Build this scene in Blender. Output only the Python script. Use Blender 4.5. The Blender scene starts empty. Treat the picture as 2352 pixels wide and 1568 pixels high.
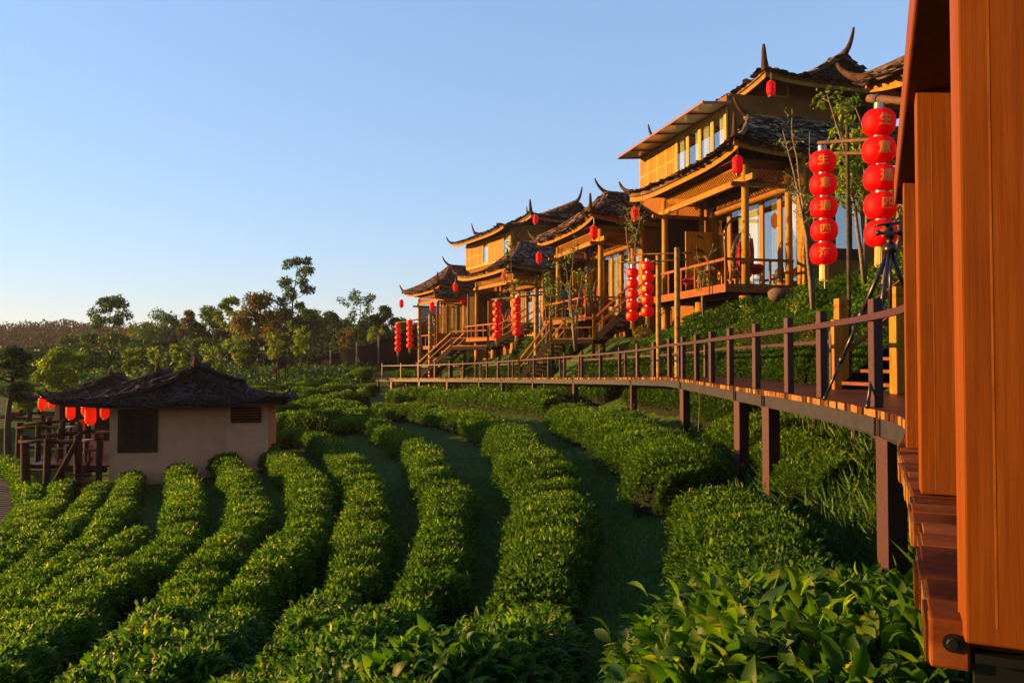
import bpy, bmesh, math, random
import numpy as np
from mathutils import Vector, Matrix
random.seed(7); RNG = np.random.default_rng(7)
scene = bpy.context.scene
COL = scene.collection
R_ = math.radians

# ------------------------------------------------------------------ camera, sky, sun, exposure
FPX, CXP, CYP, EYE = 1800.0, 1176.0, 784.0, 0.46       # photograph measured at 2352 x 1568
PITCH = math.atan(44 / 1800.0)
cam = bpy.data.cameras.new("camera"); cam.sensor_width = 23.5; cam.lens = 23.5 * FPX / 2352
cam.clip_start = 0.05; cam.clip_end = 6000
camo = bpy.data.objects.new("camera", cam); COL.objects.link(camo)
camo.location = (0, 0, EYE); camo.rotation_euler = (math.pi / 2 + PITCH, 0, 0)
scene.camera = camo

SUN_EL = R_(9.0)
SUN_AZ = math.atan2(0.13, -0.99)                        # from +X, counter-clockwise
SV = Vector((math.cos(SUN_AZ) * math.cos(SUN_EL), math.sin(SUN_AZ) * math.cos(SUN_EL), math.sin(SUN_EL)))
w = bpy.data.worlds.new("World"); scene.world = w; w.use_nodes = True
nt = w.node_tree; bg = nt.nodes["Background"]
sky = nt.nodes.new("ShaderNodeTexSky"); sky.sky_type = 'NISHITA'; sky.sun_disc = False
sky.sun_elevation = SUN_EL; sky.sun_rotation = math.pi / 2 - SUN_AZ
sky.altitude = 900; sky.air_density = 1.5; sky.dust_density = 0.0; sky.ozone_density = 3.0
gm = nt.nodes.new("ShaderNodeGamma"); gm.inputs[1].default_value = 0.5             # softer fall-off from horizon to zenith, thin morning air
tn = nt.nodes.new("ShaderNodeMix"); tn.data_type = 'RGBA'; tn.blend_type = 'MULTIPLY'; tn.inputs[0].default_value = 1.0; tn.inputs[7].default_value = (.96, 1.22, 1.68, 1)
nt.links.new(sky.outputs[0], gm.inputs[0]); nt.links.new(gm.outputs[0], tn.inputs[6]); nt.links.new(tn.outputs[2], bg.inputs[0]); bg.inputs[1].default_value = 0.08
sl = bpy.data.lights.new("sun", 'SUN'); sl.energy = 5.0; sl.angle = R_(0.5); sl.color = (1.0, 0.49, 0.14)
so = bpy.data.objects.new("sun", sl); COL.objects.link(so)
so.rotation_euler = (-SV).to_track_quat('-Z', 'Y').to_euler(); so.location = SV * 50
scene.view_settings.view_transform = 'Standard'; scene.view_settings.look = 'None'
scene.view_settings.exposure = 2.1; scene.view_settings.gamma = 1.0
scene.cycles.max_bounces = 7; scene.cycles.transparent_max_bounces = 8
scene.cycles.use_denoising = True

def ray(px, py):
    a = (px - CXP) / FPX; b = (CYP - py) / FPX
    c, s = math.cos(PITCH), math.sin(PITCH)
    return np.array([a, c - b * s, s + b * c])
def at(px, py, d):                                       # pixel of the photograph + distance -> world point
    r = ray(px, py); r = r / r[1] * d
    return Vector((r[0], d, r[2] + EYE))

# ------------------------------------------------------------------ mesh helpers
class MB:
    def __init__(s): s.V = []; s.F = []; s.n = 0
    def add(s, v, f, a=0.5):
        v = np.asarray(v, float).reshape(-1, 3); f = np.asarray(f, int)
        s.V.append(v); s.F.append((f + s.n, np.broadcast_to(np.asarray(a, float), (len(f),)).copy())); s.n += len(v)
        return s
    def box(s, c, d, R=None, a=0.5):
        x, y, z = [q / 2 for q in d]
        v = np.array([(-x,-y,-z),(x,-y,-z),(x,y,-z),(-x,y,-z),(-x,-y,z),(x,-y,z),(x,y,z),(-x,y,z)])
        if R is not None: v = v @ np.asarray(R).T
        return s.add(v + np.array(c), [(3,2,1,0),(4,5,6,7),(0,1,5,4),(1,2,6,5),(2,3,7,6),(3,0,4,7)], a)
    def bb(s, lo, hi, a=0.5):
        lo = np.array(lo, float); hi = np.array(hi, float)
        return s.box((lo + hi) / 2, hi - lo, None, a)
    def bar(s, p, q, wd, h, a=0.5, up=(0, 0, 1)):        # beam from p to q, wd wide, h high
        p = np.array(p, float); q = np.array(q, float); d = q - p; L = np.linalg.norm(d); d /= L
        sd = np.cross(d, up); n = np.linalg.norm(sd); sd = sd / n if n > 1e-6 else np.array([1., 0, 0])
        u = np.cross(sd, d)
        return s.box((p + q) / 2, (wd, L, h), np.stack([sd, d, u], 1), a)
    def tube(s, pts, r, n=8, a=0.5, cap=True):
        pts = np.array(pts, float); m = len(pts); r = np.broadcast_to(np.asarray(r, float), (m,))
        t = np.gradient(pts, axis=0); t /= np.linalg.norm(t, axis=1)[:, None] + 1e-9
        ref = np.array([0, 0, 1.]) if abs(t[:, 2]).mean() < .8 else np.array([1., 0, 0])
        x = np.cross(t, ref); x /= np.linalg.norm(x, axis=1)[:, None]; y = np.cross(t, x)
        an = np.arange(n) * 2 * math.pi / n
        v = pts[:, None] + r[:, None, None] * (np.cos(an)[None, :, None] * x[:, None] + np.sin(an)[None, :, None] * y[:, None])
        i = np.arange(m - 1)[:, None] * n; j = np.arange(n)[None]; k = (j + 1) % n
        f = np.stack([i + j, i + k, i + n + k, i + n + j], -1).reshape(-1, 4)
        base = s.n; s.add(v.reshape(-1, 3), f, a)
        if cap:
            for b0, rev in ((base, 1), (base + (m - 1) * n, 0)):
                q = [b0 + c for c in range(n)]; q = q[::-1] if rev else q
                s.F.append((np.array([q]), np.array([float(np.mean(a))])))
        return s
    def lathe(s, prof, n=20, c=(0, 0, 0), a=0.5, sx=1, sy=1):
        p = np.array(prof, float); m = len(p); an = np.arange(n) * 2 * math.pi / n
        v = np.stack([p[:, 0, None] * np.cos(an) * sx, p[:, 0, None] * np.sin(an) * sy, np.repeat(p[:, 1, None], n, 1)], -1)
        i = np.arange(m - 1)[:, None] * n; j = np.arange(n)[None]; k = (j + 1) % n
        f = np.stack([i + j, i + k, i + n + k, i + n + j], -1).reshape(-1, 4)
        return s.add(v.reshape(-1, 3) + np.array(c), f, a)
    def grid(s, P, a=0.5):                               # P: (m,n,3)
        m, n = P.shape[:2]; i = np.arange(m - 1)[:, None] * n; j = np.arange(n - 1)[None]
        f = np.stack([i + j, i + j + 1, i + n + j + 1, i + n + j], -1).reshape(-1, 4)
        return s.add(P.reshape(-1, 3), f, a)
    def build(s, name, mat, parent=None, smooth=False, loc=None):
        me = bpy.data.meshes.new(name)
        V = np.concatenate(s.V); nl = sum(f.size for f, _ in s.F); npoly = sum(len(f) for f, _ in s.F)
        lv = np.concatenate([f.ravel() for f, _ in s.F]).astype(np.int32)
        cnt = np.concatenate([np.full(len(f), f.shape[1], np.int32) for f, _ in s.F])
        st = np.concatenate([[0], np.cumsum(cnt)[:-1]]).astype(np.int32)
        me.vertices.add(len(V)); me.vertices.foreach_set("co", V.astype(np.float32).ravel())
        me.loops.add(nl); me.loops.foreach_set("vertex_index", lv)
        me.polygons.add(npoly); me.polygons.foreach_set("loop_start", st)
        at_ = me.attributes.new("rnd", 'FLOAT', 'FACE')
        at_.data.foreach_set("value", np.concatenate([a for _, a in s.F]).astype(np.float32))
        me.update(calc_edges=True)
        me.polygons.foreach_set("use_smooth", np.full(npoly, bool(smooth)))
        me.materials.append(mat)
        o = bpy.data.objects.new(name, me); COL.objects.link(o)
        if parent is not None: o.parent = parent
        if loc is not None: o.location = loc
        return o

def tag(o, label=None, cat=None, group=None, kind=None):
    if label: o["label"] = label
    if cat: o["category"] = cat
    if group: o["group"] = group
    if kind: o["kind"] = kind
    return o
def empty(name, loc, rz=0, label=None, cat=None, group=None):
    o = bpy.data.objects.new(name, None); COL.objects.link(o); o.location = loc; o.rotation_euler = (0, 0, rz)
    o.empty_display_size = 0.2
    return tag(o, label, cat, group)
def copy_tree(o, parent=None):
    c = o.copy(); COL.objects.link(c)
    if parent is not None: c.parent = parent
    for ch in list(o.children): copy_tree(ch, c)
    return c
def vnoise(x, y=0.0, s=0.0):                             # smooth pseudo-noise in about -1..1
    return (np.sin(x * 1.7 + 1.3 * np.sin(y * .9 + s) + s) + np.sin(y * 1.9 + 1.7 * np.sin(x * 1.1 - s)) + np.sin((x + y) * 2.9 + s * 3)) / 3

# ------------------------------------------------------------------ materials
def new_mat(name):
    m = bpy.data.materials.new(name); m.use_nodes = True; n = m.node_tree.nodes
    return m, m.node_tree, n["Principled BSDF"], n["Material Output"]
KB = 0.40                                               # overall reflectance of the place
def ramp(nt, stops):
    r = nt.nodes.new("ShaderNodeValToRGB"); e = r.color_ramp.elements
    while len(e) < len(stops): e.new(0.5)
    for i, (p, c) in enumerate(stops): e[i].position = p; e[i].color = (*[min(.85, q * KB) for q in c], 1)
    return r
def coords(nt, scale, kind="Object"):
    tc = nt.nodes.new("ShaderNodeTexCoord"); mp = nt.nodes.new("ShaderNodeMapping")
    mp.inputs["Scale"].default_value = scale; nt.links.new(tc.outputs[kind], mp.inputs["Vector"]); return mp.outputs[0]
def noise(nt, vec, scale=1.0, detail=5, rough=0.6):
    n = nt.nodes.new("ShaderNodeTexNoise"); n.inputs["Scale"].default_value = scale
    n.inputs["Detail"].default_value = detail; n.inputs["Roughness"].default_value = rough
    nt.links.new(vec, n.inputs["Vector"]); return n.outputs[0]
def bump(nt, h, bs, strength=0.3, dist=0.02):
    b = nt.nodes.new("ShaderNodeBump"); b.inputs["Strength"].default_value = strength; b.inputs["Distance"].default_value = dist
    nt.links.new(h, b.inputs["Height"]); nt.links.new(b.outputs[0], bs.inputs["Normal"])
def mathn(nt, op, a, b):
    n = nt.nodes.new("ShaderNodeMath"); n.operation = op
    for i, q in enumerate((a, b)):
        if isinstance(q, (int, float)): n.inputs[i].default_value = q
        else: nt.links.new(q, n.inputs[i])
    return n.outputs[0]
def attr(nt):
    a = nt.nodes.new("ShaderNodeAttribute"); a.attribute_name = "rnd"; return a.outputs["Fac"]

def wood(name, dark, mid, lite, scale=(14, 14, 1.2), rough=0.5, spec=0.4, use_attr=0.0, bmp=0.15, coat=0.0, streak=0.0):
    m, t, b, o = new_mat(name)
    v = coords(t, scale); n1 = noise(t, v, 1.0, 8, 0.65); v2 = coords(t, tuple(q * .25 for q in scale)); n2 = noise(t, v2, 1.0, 3)
    f = mathn(t, 'ADD', mathn(t, 'MULTIPLY', n1, .65), mathn(t, 'MULTIPLY', n2, .35))
    if streak:
        n3 = noise(t, coords(t, tuple(q * 1.9 for q in scale[:2]) + (scale[2] * .8,)), 1.0, 4, .7); n4 = noise(t, coords(t, (2.2, 2.2, 1.3)), 1.0, 3)
        f = mathn(t, 'ADD', f, mathn(t, 'MULTIPLY', mathn(t, 'SUBTRACT', n3, .5), streak)); f = mathn(t, 'ADD', f, mathn(t, 'MULTIPLY', mathn(t, 'SUBTRACT', n4, .5), streak * .6))
    if use_attr: f = mathn(t, 'ADD', f, mathn(t, 'MULTIPLY', mathn(t, 'SUBTRACT', attr(t), .5), use_attr))
    r = ramp(t, [(0.33, dark), (0.52, mid), (0.70, lite)]); t.links.new(f, r.inputs[0])
    t.links.new(r.outputs[0], b.inputs["Base Color"]); b.inputs["Roughness"].default_value = rough
    b.inputs["Specular IOR Level"].default_value = spec * .22; b.inputs["Coat Weight"].default_value = coat
    if bmp: bump(t, n1, b, bmp, 0.01)
    return m
def plain(name, col, rough=0.5, metal=0.0, var=0.25, scale=6, spec=0.5, bmp=0.0):
    m, t, b, o = new_mat(name); n = noise(t, coords(t, (scale,) * 3), 1.0, 6)
    r = ramp(t, [(0.3, tuple(c * (1 - var) for c in col)), (0.7, tuple(c * (1 + var) for c in col))])
    t.links.new(n, r.inputs[0]); t.links.new(r.outputs[0], b.inputs["Base Color"])
    b.inputs["Roughness"].default_value = rough; b.inputs["Metallic"].default_value = metal
    b.inputs["Specular IOR Level"].default_value = spec
    if bmp: bump(t, n, b, bmp, 0.02)
    return m
def leafmat(name, stops, trans=0.35, rough=0.4, spec=0.4, tcol=1.6):
    m, t, b, o = new_mat(name); r = ramp(t, stops); t.links.new(attr(t), r.inputs[0])
    t.links.new(r.outputs[0], b.inputs["Base Color"]); b.inputs["Roughness"].default_value = rough
    b.inputs["Specular IOR Level"].default_value = spec
    tr = t.nodes.new("ShaderNodeBsdfTranslucent")
    mx = t.nodes.new("ShaderNodeMix"); mx.data_type = 'RGBA'; mx.blend_type = 'MULTIPLY'; mx.inputs[0].default_value = 1
    t.links.new(r.outputs[0], mx.inputs[6]); mx.inputs[7].default_value = (tcol * 1.1, tcol * 1.15, tcol * .35, 1)
    t.links.new(mx.outputs[2], tr.inputs[0])
    ms = t.nodes.new("ShaderNodeMixShader"); ms.inputs[0].default_value = trans
    t.links.new(b.outputs[0], ms.inputs[1]); t.links.new(tr.outputs[0], ms.inputs[2]); t.links.new(ms.outputs[0], o.inputs[0])
    return m

M = {}
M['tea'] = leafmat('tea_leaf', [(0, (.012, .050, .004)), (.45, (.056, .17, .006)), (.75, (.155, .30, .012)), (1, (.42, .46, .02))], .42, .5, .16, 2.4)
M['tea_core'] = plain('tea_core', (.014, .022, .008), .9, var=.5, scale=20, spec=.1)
M['forest'] = leafmat('forest_leaf', [(0, (.03, .11, .025)), (.6, (.085, .24, .04)), (1, (.26, .42, .05))], .28, .6, .2)
M['yellow_leaf'] = leafmat('yellow_green_leaf', [(0, (.07, .18, .012)), (.6, (.22, .40, .02)), (1, (.52, .62, .03))], .36, .55, .2)
M['rust_leaf'] = leafmat('rust_leaf', [(0, (.08, .09, .02)), (.6, (.19, .17, .03)), (1, (.38, .27, .04))], .38, .6, .2)
M['dark_leaf'] = leafmat('dark_leaf', [(0, (.015, .05, .02)), (1, (.05, .12, .03))], .25, .6, .2)
M['grass'] = leafmat('grass_blade', [(0, (.05, .16, .018)), (.7, (.11, .27, .03)), (1, (.34, .36, .08))], .3, .6, .2)
M['bark'] = plain('bark', (.11, .085, .06), .9, var=.45, scale=12, spec=.1, bmp=.4)
M['pale_bark'] = plain('pale_bark', (.30, .24, .16), .85, var=.4, scale=14, spec=.1)
M['teak'] = wood('varnished_teak', (.21, .055, .006), (.30, .084, .008), (.38, .117, .013), (60, 60, 2.6), .6, .25, 0, .12, .0, .18)
M['timber'] = wood('amber_timber', (.38, .14, .006), (.64, .275, .012), (.76, .37, .02), (10, 10, 2), .5, .4)
M['pole'] = wood('pine_column', (.40, .17, .015), (.66, .32, .03), (.80, .43, .06), (14, 14, 1.2), .55, .35)
M['red_timber'] = wood('reddish_timber', (.26, .065, .008), (.46, .14, .018), (.60, .21, .03), (8, 8, 8), .5, .4)
M['dark_wood'] = wood('dark_wood', (.03, .014, .008), (.07, .03, .015), (.12, .05, .022), (10, 10, 3), .55, .35)
M['log'] = wood('weathered_log', (.018, .010, .007), (.045, .026, .016), (.10, .065, .04), (16, 16, 2), .8, .2, 0, .5)
M['plank'] = wood('deck_plank', (.05, .014, .006), (.13, .036, .012), (.22, .07, .02), (3, 3, 3), .42, .35, .35, .2)
M['plank_end'] = wood('sawn_plank_end', (.10, .038, .012), (.30, .13, .03), (.46, .25, .07), (20, 20, 20), .7, .25, .75, .3)
M['old_plank'] = wood('weathered_plank', (.07, .018, .008), (.26, .070, .018), (.44, .14, .035), (4, 4, 14), .75, .15, .28, .4)
M['white_frame'] = wood('cream_frame', (.66, .42, .08), (.76, .51, .11), (.84, .58, .15), (6, 6, 6), .5, .4, 0, .05)
M['plaster'] = plain('ochre_plaster', (.36, .155, .032), .9, var=.14, scale=2.5, spec=.03, bmp=.1)
M['hut_plaster'] = plain('buff_plaster', (1.25, .55, .28), .92, var=.12, scale=1.8, spec=.03, bmp=.12)
M['steel'] = plain('purple_brown_steel', (.085, .032, .036), .55, .0, .25, 30, .25, .1)
M['beam_steel'] = plain('grey_steel_channel', (.04, .042, .05), .6, .1, .35, 8, .3, .1)
M['shingle'] = wood('bark_shingle', (.05, .034, .026), (.20, .135, .095), (.56, .39, .26), (7, 7, 7), .85, .15, .55, .5)
M['hut_shingle'] = wood('dark_bark_shingle', (.022, .021, .023), (.060, .056, .060), (.15, .135, .135), (9, 9, 9), .9, .12, .4, .5)
M['horn'] = wood('carved_horn_wood', (.05, .028, .016), (.12, .065, .032), (.19, .11, .05), (9, 9, 9), .75, .2, 0, .3)
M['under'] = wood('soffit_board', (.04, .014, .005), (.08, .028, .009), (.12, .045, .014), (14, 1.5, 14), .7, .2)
M['bamboo'] = wood('bamboo', (.30, .17, .05), (.50, .32, .10), (.60, .42, .16), (10, 10, 1), .45, .4)
M['bamboo_bar'] = plain('dark_bamboo', (.22, .12, .05), .7, var=.3, spec=.1)
M['bamboo_dark'] = plain('dark_binding', (.04, .025, .02), .7)
M['awning'] = plain('awning_sheet', (.45, .60, .80), .2, .0, .1)
M['awning_frame'] = plain('awning_red_frame', (.30, .085, .055), .5)
M['curtain'] = plain('curtain_cloth', (1.9, 1.8, 1.5), .9, var=.08, spec=.1)
M['curtain_green'] = plain('green_curtain', (.6, .5, .10), .9, var=.2, spec=.1)
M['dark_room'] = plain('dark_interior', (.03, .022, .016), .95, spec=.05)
M['cushion'] = plain('red_cushion', (.52, .012, .025), .8, var=.2, spec=.2)
M['wicker'] = plain('black_wicker', (.02, .014, .012), .5)
M['black'] = plain('black_metal', (.012, .012, .014), .38, .2)
M['silver'] = plain('silver_cap', (.75, .68, .58), .25, .9, .05)
M['gold'] = plain('gold_fringe', (.80, .50, .05), .5, .1, .1)
M['goldtext'] = plain('gold_paint', (1.3, .52, .015), .5, .0, .05)
M['ink'] = plain('black_ink', (.03, .006, .006), .7)
M['concrete'] = plain('concrete', (.30, .27, .24), .9, var=.2, spec=.2)
M['stair'] = wood('stair_timber', (.16, .05, .014), (.30, .11, .03), (.42, .17, .05), (8, 8, 8), .6, .3)
M['tar'] = plain('tarred_black', (.016, .013, .012), .85, spec=.1)
M['rock'] = plain('rock', (.20, .14, .09), .9, var=.35, spec=.2, bmp=.5)
M['net'] = plain('black_shade_net', (.020, .019, .020), .95, var=.4, spec=.05)
M['white'] = plain('white_plastic', (.75, .75, .72), .35, var=.05)
M['tabletop'] = plain('pale_tabletop', (.55, .50, .45), .3, var=.1)
def lanternmat(name, col, tcol, tr):
    m, t, b, o = new_mat(name); b.inputs["Base Color"].default_value = (*col, 1); b.inputs["Roughness"].default_value = .55
    b.inputs["Specular IOR Level"].default_value = .12
    n = noise(t, coords(t, (8, 8, 8)), 1, 4); bump(t, n, b, .15, .01)
    x = t.nodes.new("ShaderNodeBsdfTranslucent"); x.inputs[0].default_value = (*tcol, 1)
    ms = t.nodes.new("ShaderNodeMixShader"); ms.inputs[0].default_value = tr
    t.links.new(b.outputs[0], ms.inputs[1]); t.links.new(x.outputs[0], ms.inputs[2]); t.links.new(ms.outputs[0], o.inputs[0]); return m
M['lantern'] = lanternmat('red_lantern_silk', (.66, .004, .006), (.80, .006, .008), .42)
M['paper'] = lanternmat('orange_red_paper', (.62, .04, .008), (.95, .16, .025), .55)
def glass():
    m, t, b, o = new_mat('window_glass'); t.nodes.remove(b)
    g = t.nodes.new("ShaderNodeBsdfGlossy"); g.inputs["Roughness"].default_value = .015; g.inputs[0].default_value = (.9, .9, .9, 1)
    x = t.nodes.new("ShaderNodeBsdfTransparent"); x.inputs[0].default_value = (.85, .9, .88, 1)
    f = t.nodes.new("ShaderNodeLayerWeight"); f.inputs[0].default_value = .5
    fa = mathn(t, 'ADD', mathn(t, 'MULTIPLY', mathn(t, 'POWER', f.outputs[1], 3.0), .7), .24)
    ms = t.nodes.new("ShaderNodeMixShader"); t.links.new(fa, ms.inputs[0]); t.links.new(x.outputs[0], ms.inputs[1]); t.links.new(g.outputs[0], ms.inputs[2])
    t.links.new(ms.outputs[0], o.inputs[0]); return m
M['glass'] = glass()
def groundmat():
    m, t, b, o = new_mat('hill_ground'); v = coords(t, (1, 1, 1))
    n1 = noise(t, v, .9, 8, .7); n2 = noise(t, v, 7, 6, .7); n3 = noise(t, v, .35, 4)
    r = ramp(t, [(.36, (.15, .08, .03)), (.42, (.06, .11, .018)), (.6, (.07, .17, .02)), (.70, (.30, .14, .045))])
    f = mathn(t, 'ADD', mathn(t, 'MULTIPLY', n1, .55), mathn(t, 'ADD', mathn(t, 'MULTIPLY', n2, .25), mathn(t, 'MULTIPLY', n3, .22)))
    t.links.new(f, r.inputs[0]); t.links.new(r.outputs[0], b.inputs["Base Color"]); b.inputs["Roughness"].default_value = .95
    b.inputs["Specular IOR Level"].default_value = .08; bump(t, n2, b, .6, .06); return m
M['ground'] = groundmat()
M['pave'] = plain('stepping_stone', (.16, .14, .115), .9, var=.3, scale=9, spec=.1, bmp=.3)

# ------------------------------------------------------------------ terrain from the line of the boardwalk
WALK = np.array([(-9, -12), (-3, -6), (-1.2, -2.5), (0.05, 0), (.42, .75), (.776, 1.45), (1.38, 2.72), (2.07, 4.2), (3.03, 6.0), (3.43, 7.4), (3.72, 9.5),
    (3.9, 12), (4.02, 15), (4.2, 18), (4.3, 21), (4.2, 24.5), (3.75, 28), (2.75, 32), (1.55, 36), (.3, 40), (-1.3, 45), (-3.2, 49.5), (-5.5, 53.2),
    (-8, 56), (-10.3, 57.8), (-16, 61), (-26, 64), (-45, 68), (-90, 76)], float)
def catmull(P, n=8):
    P = np.asarray(P, float); Q = np.vstack([2 * P[0] - P[1], P, 2 * P[-1] - P[-2]]); out = []
    for i in range(1, len(Q) - 2):
        for t in np.arange(n) / n:
            a, b, c, d = Q[i - 1], Q[i], Q[i + 1], Q[i + 2]
            out.append(.5 * (2 * b + (c - a) * t + (2 * a - 5 * b + 4 * c - d) * t * t + (3 * b - a - 3 * c + d) * t ** 3))
    out.append(P[-1]); return np.array(out)
_e = []
for _px, _py in ((2139, 1400), (2125, 1335), (2110, 1222), (2094, 1136), (2081, 1082), (2066, 1028)):
    _r = ray(_px, _py); _k = -EYE / _r[2]; _e.append((_r[0] * _k, _r[1] * _k))
WALK = np.vstack([WALK[:3], [_e[0][0] - .55, _e[0][1] - 1.1], _e, WALK[8:]])
WS = catmull(WALK, 4)
def deckz(y): return np.interp(y, [22, 57], [0, -.80])
def walk_t(x, y):
    x = np.asarray(x, float).ravel(); y = np.asarray(y, float).ravel()
    best = np.full(len(x), 1e9); sg = np.zeros(len(x)); yy = np.zeros(len(x))
    for i in range(len(WS) - 1):
        a = WS[i]; d = WS[i + 1] - a; L2 = d @ d
        k = np.clip(((x - a[0]) * d[0] + (y - a[1]) * d[1]) / L2, 0, 1)
        ex = x - a[0] - k * d[0]; ey = y - a[1] - k * d[1]; q = ex * ex + ey * ey
        m = q < best; best = np.where(m, q, best)
        cr = d[0] * (y - a[1]) - d[1] * (x - a[0]); sg = np.where(m, np.sign(cr), sg); yy = np.where(m, a[1] + k * d[1], yy)
    return np.sqrt(best) * np.where(sg == 0, 1, sg), yy
def ground(x, y):
    sh = np.shape(x); x = np.asarray(x, float).ravel(); y = np.asarray(y, float).ravel()
    t, yy = walk_t(x, y); b = deckz(yy)
    h0 = np.interp(yy, [1, 3, 7, 14, 20, 30, 52], [1.0, 1.15, 1.85, 1.85, 1.5, 1.45, .95])
    k = np.interp(yy, [25, 38, 55], [1.0, .85, .35])
    tp = np.maximum(t, 0)
    drop = k * (np.minimum(tp, 4) * .22 + np.clip(tp - 4, 0, 16) * .125 + np.maximum(tp - 20, 0) * .07)
    z = b - h0 - drop
    wv = np.maximum(-t - 1.75, 0)
    rise = np.minimum(wv, 3.0) * .82 + np.clip(wv - 3.0, 0, 14) * .20
    rise = rise * np.interp(yy, [50, 60], [1, .3]); inner = b - .62 + rise
    mid = b - h0 + (h0 - .62) * np.clip(-t / 1.75, 0, 1)
    z = np.where(t < -1.75, inner, np.where(t < 0, mid, z))
    far = np.clip((y - 62) / 40, 0, 1); far = far * far * (3 - 2 * far)
    zf = -1.2 + np.clip(y - 62, 0, 90) * .035 - np.clip(-x - 30, 0, 60) * .07
    z = z * (1 - far) + zf * far
    z = z + 13 * np.exp(-(((x + 185) / 75) ** 2 + ((y - 330) / 70) ** 2)) + 5 * np.exp(-(((x + 70) / 80) ** 2 + ((y - 240) / 70) ** 2))
    z = z + 26 * np.exp(-(((x + 560) / 200) ** 2 + ((y - 800) / 200) ** 2)) + .05 * vnoise(x * .8, y * .8)
    return z.reshape(sh)
def gz(x, y): return float(ground(np.array([x]), np.array([y]))[0])
def drop_ray(pts, h):                                     # photograph pixels -> points h above the terrain
    out = []
    D = np.geomspace(1.0, 120, 900)
    for px, py in pts:
        r = ray(px, py); r = r / r[1]
        X = r[0] * D; Z = r[2] * D + EYE; G = ground(X, D) + h
        i = np.argmax(Z < G) if (Z < G).any() else len(D) - 1
        out.append((X[i], D[i]))
    return np.array(out)

xs = np.unique(np.concatenate([np.arange(-36, 22, .5), np.geomspace(22, 3000, 26), -np.geomspace(36, 3000, 40)]))
ys = np.unique(np.concatenate([np.arange(-6, 70, .5), np.geomspace(70, 4000, 46), -np.geomspace(6, 1500, 12)]))
GX, GY = np.meshgrid(xs, ys); mb = MB(); mb.grid(np.stack([GX, GY, ground(GX, GY)], -1))
g = mb.build("ground", M['ground'], smooth=True); tag(g, kind="structure")

# ------------------------------------------------------------------ leaves, generated in bulk
def leaves(mb, P, D, L, Wd, rnd, fine=False, curl=.25):
    n = len(P); D = D / (np.linalg.norm(D, axis=1)[:, None] + 1e-9)
    S = np.cross(D, RNG.normal(size=(n, 3)) * .6 + np.array([0, 0, 1.])); S /= np.linalg.norm(S, axis=1)[:, None] + 1e-9
    U = np.cross(S, D); L = np.broadcast_to(L, (n,))[:, None]; Wd = np.broadcast_to(Wd, (n,))[:, None]
    cu = (curl * (.5 + RNG.random((n, 1))))
    if fine:
        q = [(0, 0, 0)]
        for a_, b_, c_ in ((.18, .27, 0), (.40, .46, -.04), (.64, .45, -.17), (.84, .28, -.40)): q += [(a_, b_, c_ + .30 * b_), (a_, 0, c_), (a_, -b_, c_ + .30 * b_)]
        q.append((1, 0, -.72)); nq = len(q)
        f = np.array([(0, 2, 1), (0, 3, 2)]); f4 = np.array([(1 + 3 * i + j, 2 + 3 * i + j, 5 + 3 * i + j, 4 + 3 * i + j) for i in range(3) for j in range(2)]); f3 = np.array([(10, 11, 13), (11, 12, 13)])
        V = np.stack([P + D * L * a + S * Wd * b + U * L * c * cu * 2 for a, b, c in q], 1)
        base = mb.n; mb.V.append(V.reshape(-1, 3)); mb.n += n * nq; off = base + np.arange(n)[:, None, None] * nq
        mb.F.append(((off + f4[None]).reshape(-1, 4), np.repeat(rnd, 6)))
        mb.F.append(((off + np.concatenate([f, f3])[None]).reshape(-1, 3), np.repeat(rnd, 4)))
    else:
        q = [(0, 0, 0), (.45, .5, .12), (1, 0, -.35), (.45, -.5, .12)]
        V = np.stack([P + D * L * a + S * Wd * b + U * L * c * cu * 2 for a, b, c in q], 1)
        base = mb.n; mb.V.append(V.reshape(-1, 3)); mb.n += n * 4; off = base + np.arange(n)[:, None, None] * 4
        mb.F.append(((off + np.array([(0, 2, 1), (0, 3, 2)])[None]).reshape(-1, 3), np.repeat(rnd, 2)))

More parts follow.
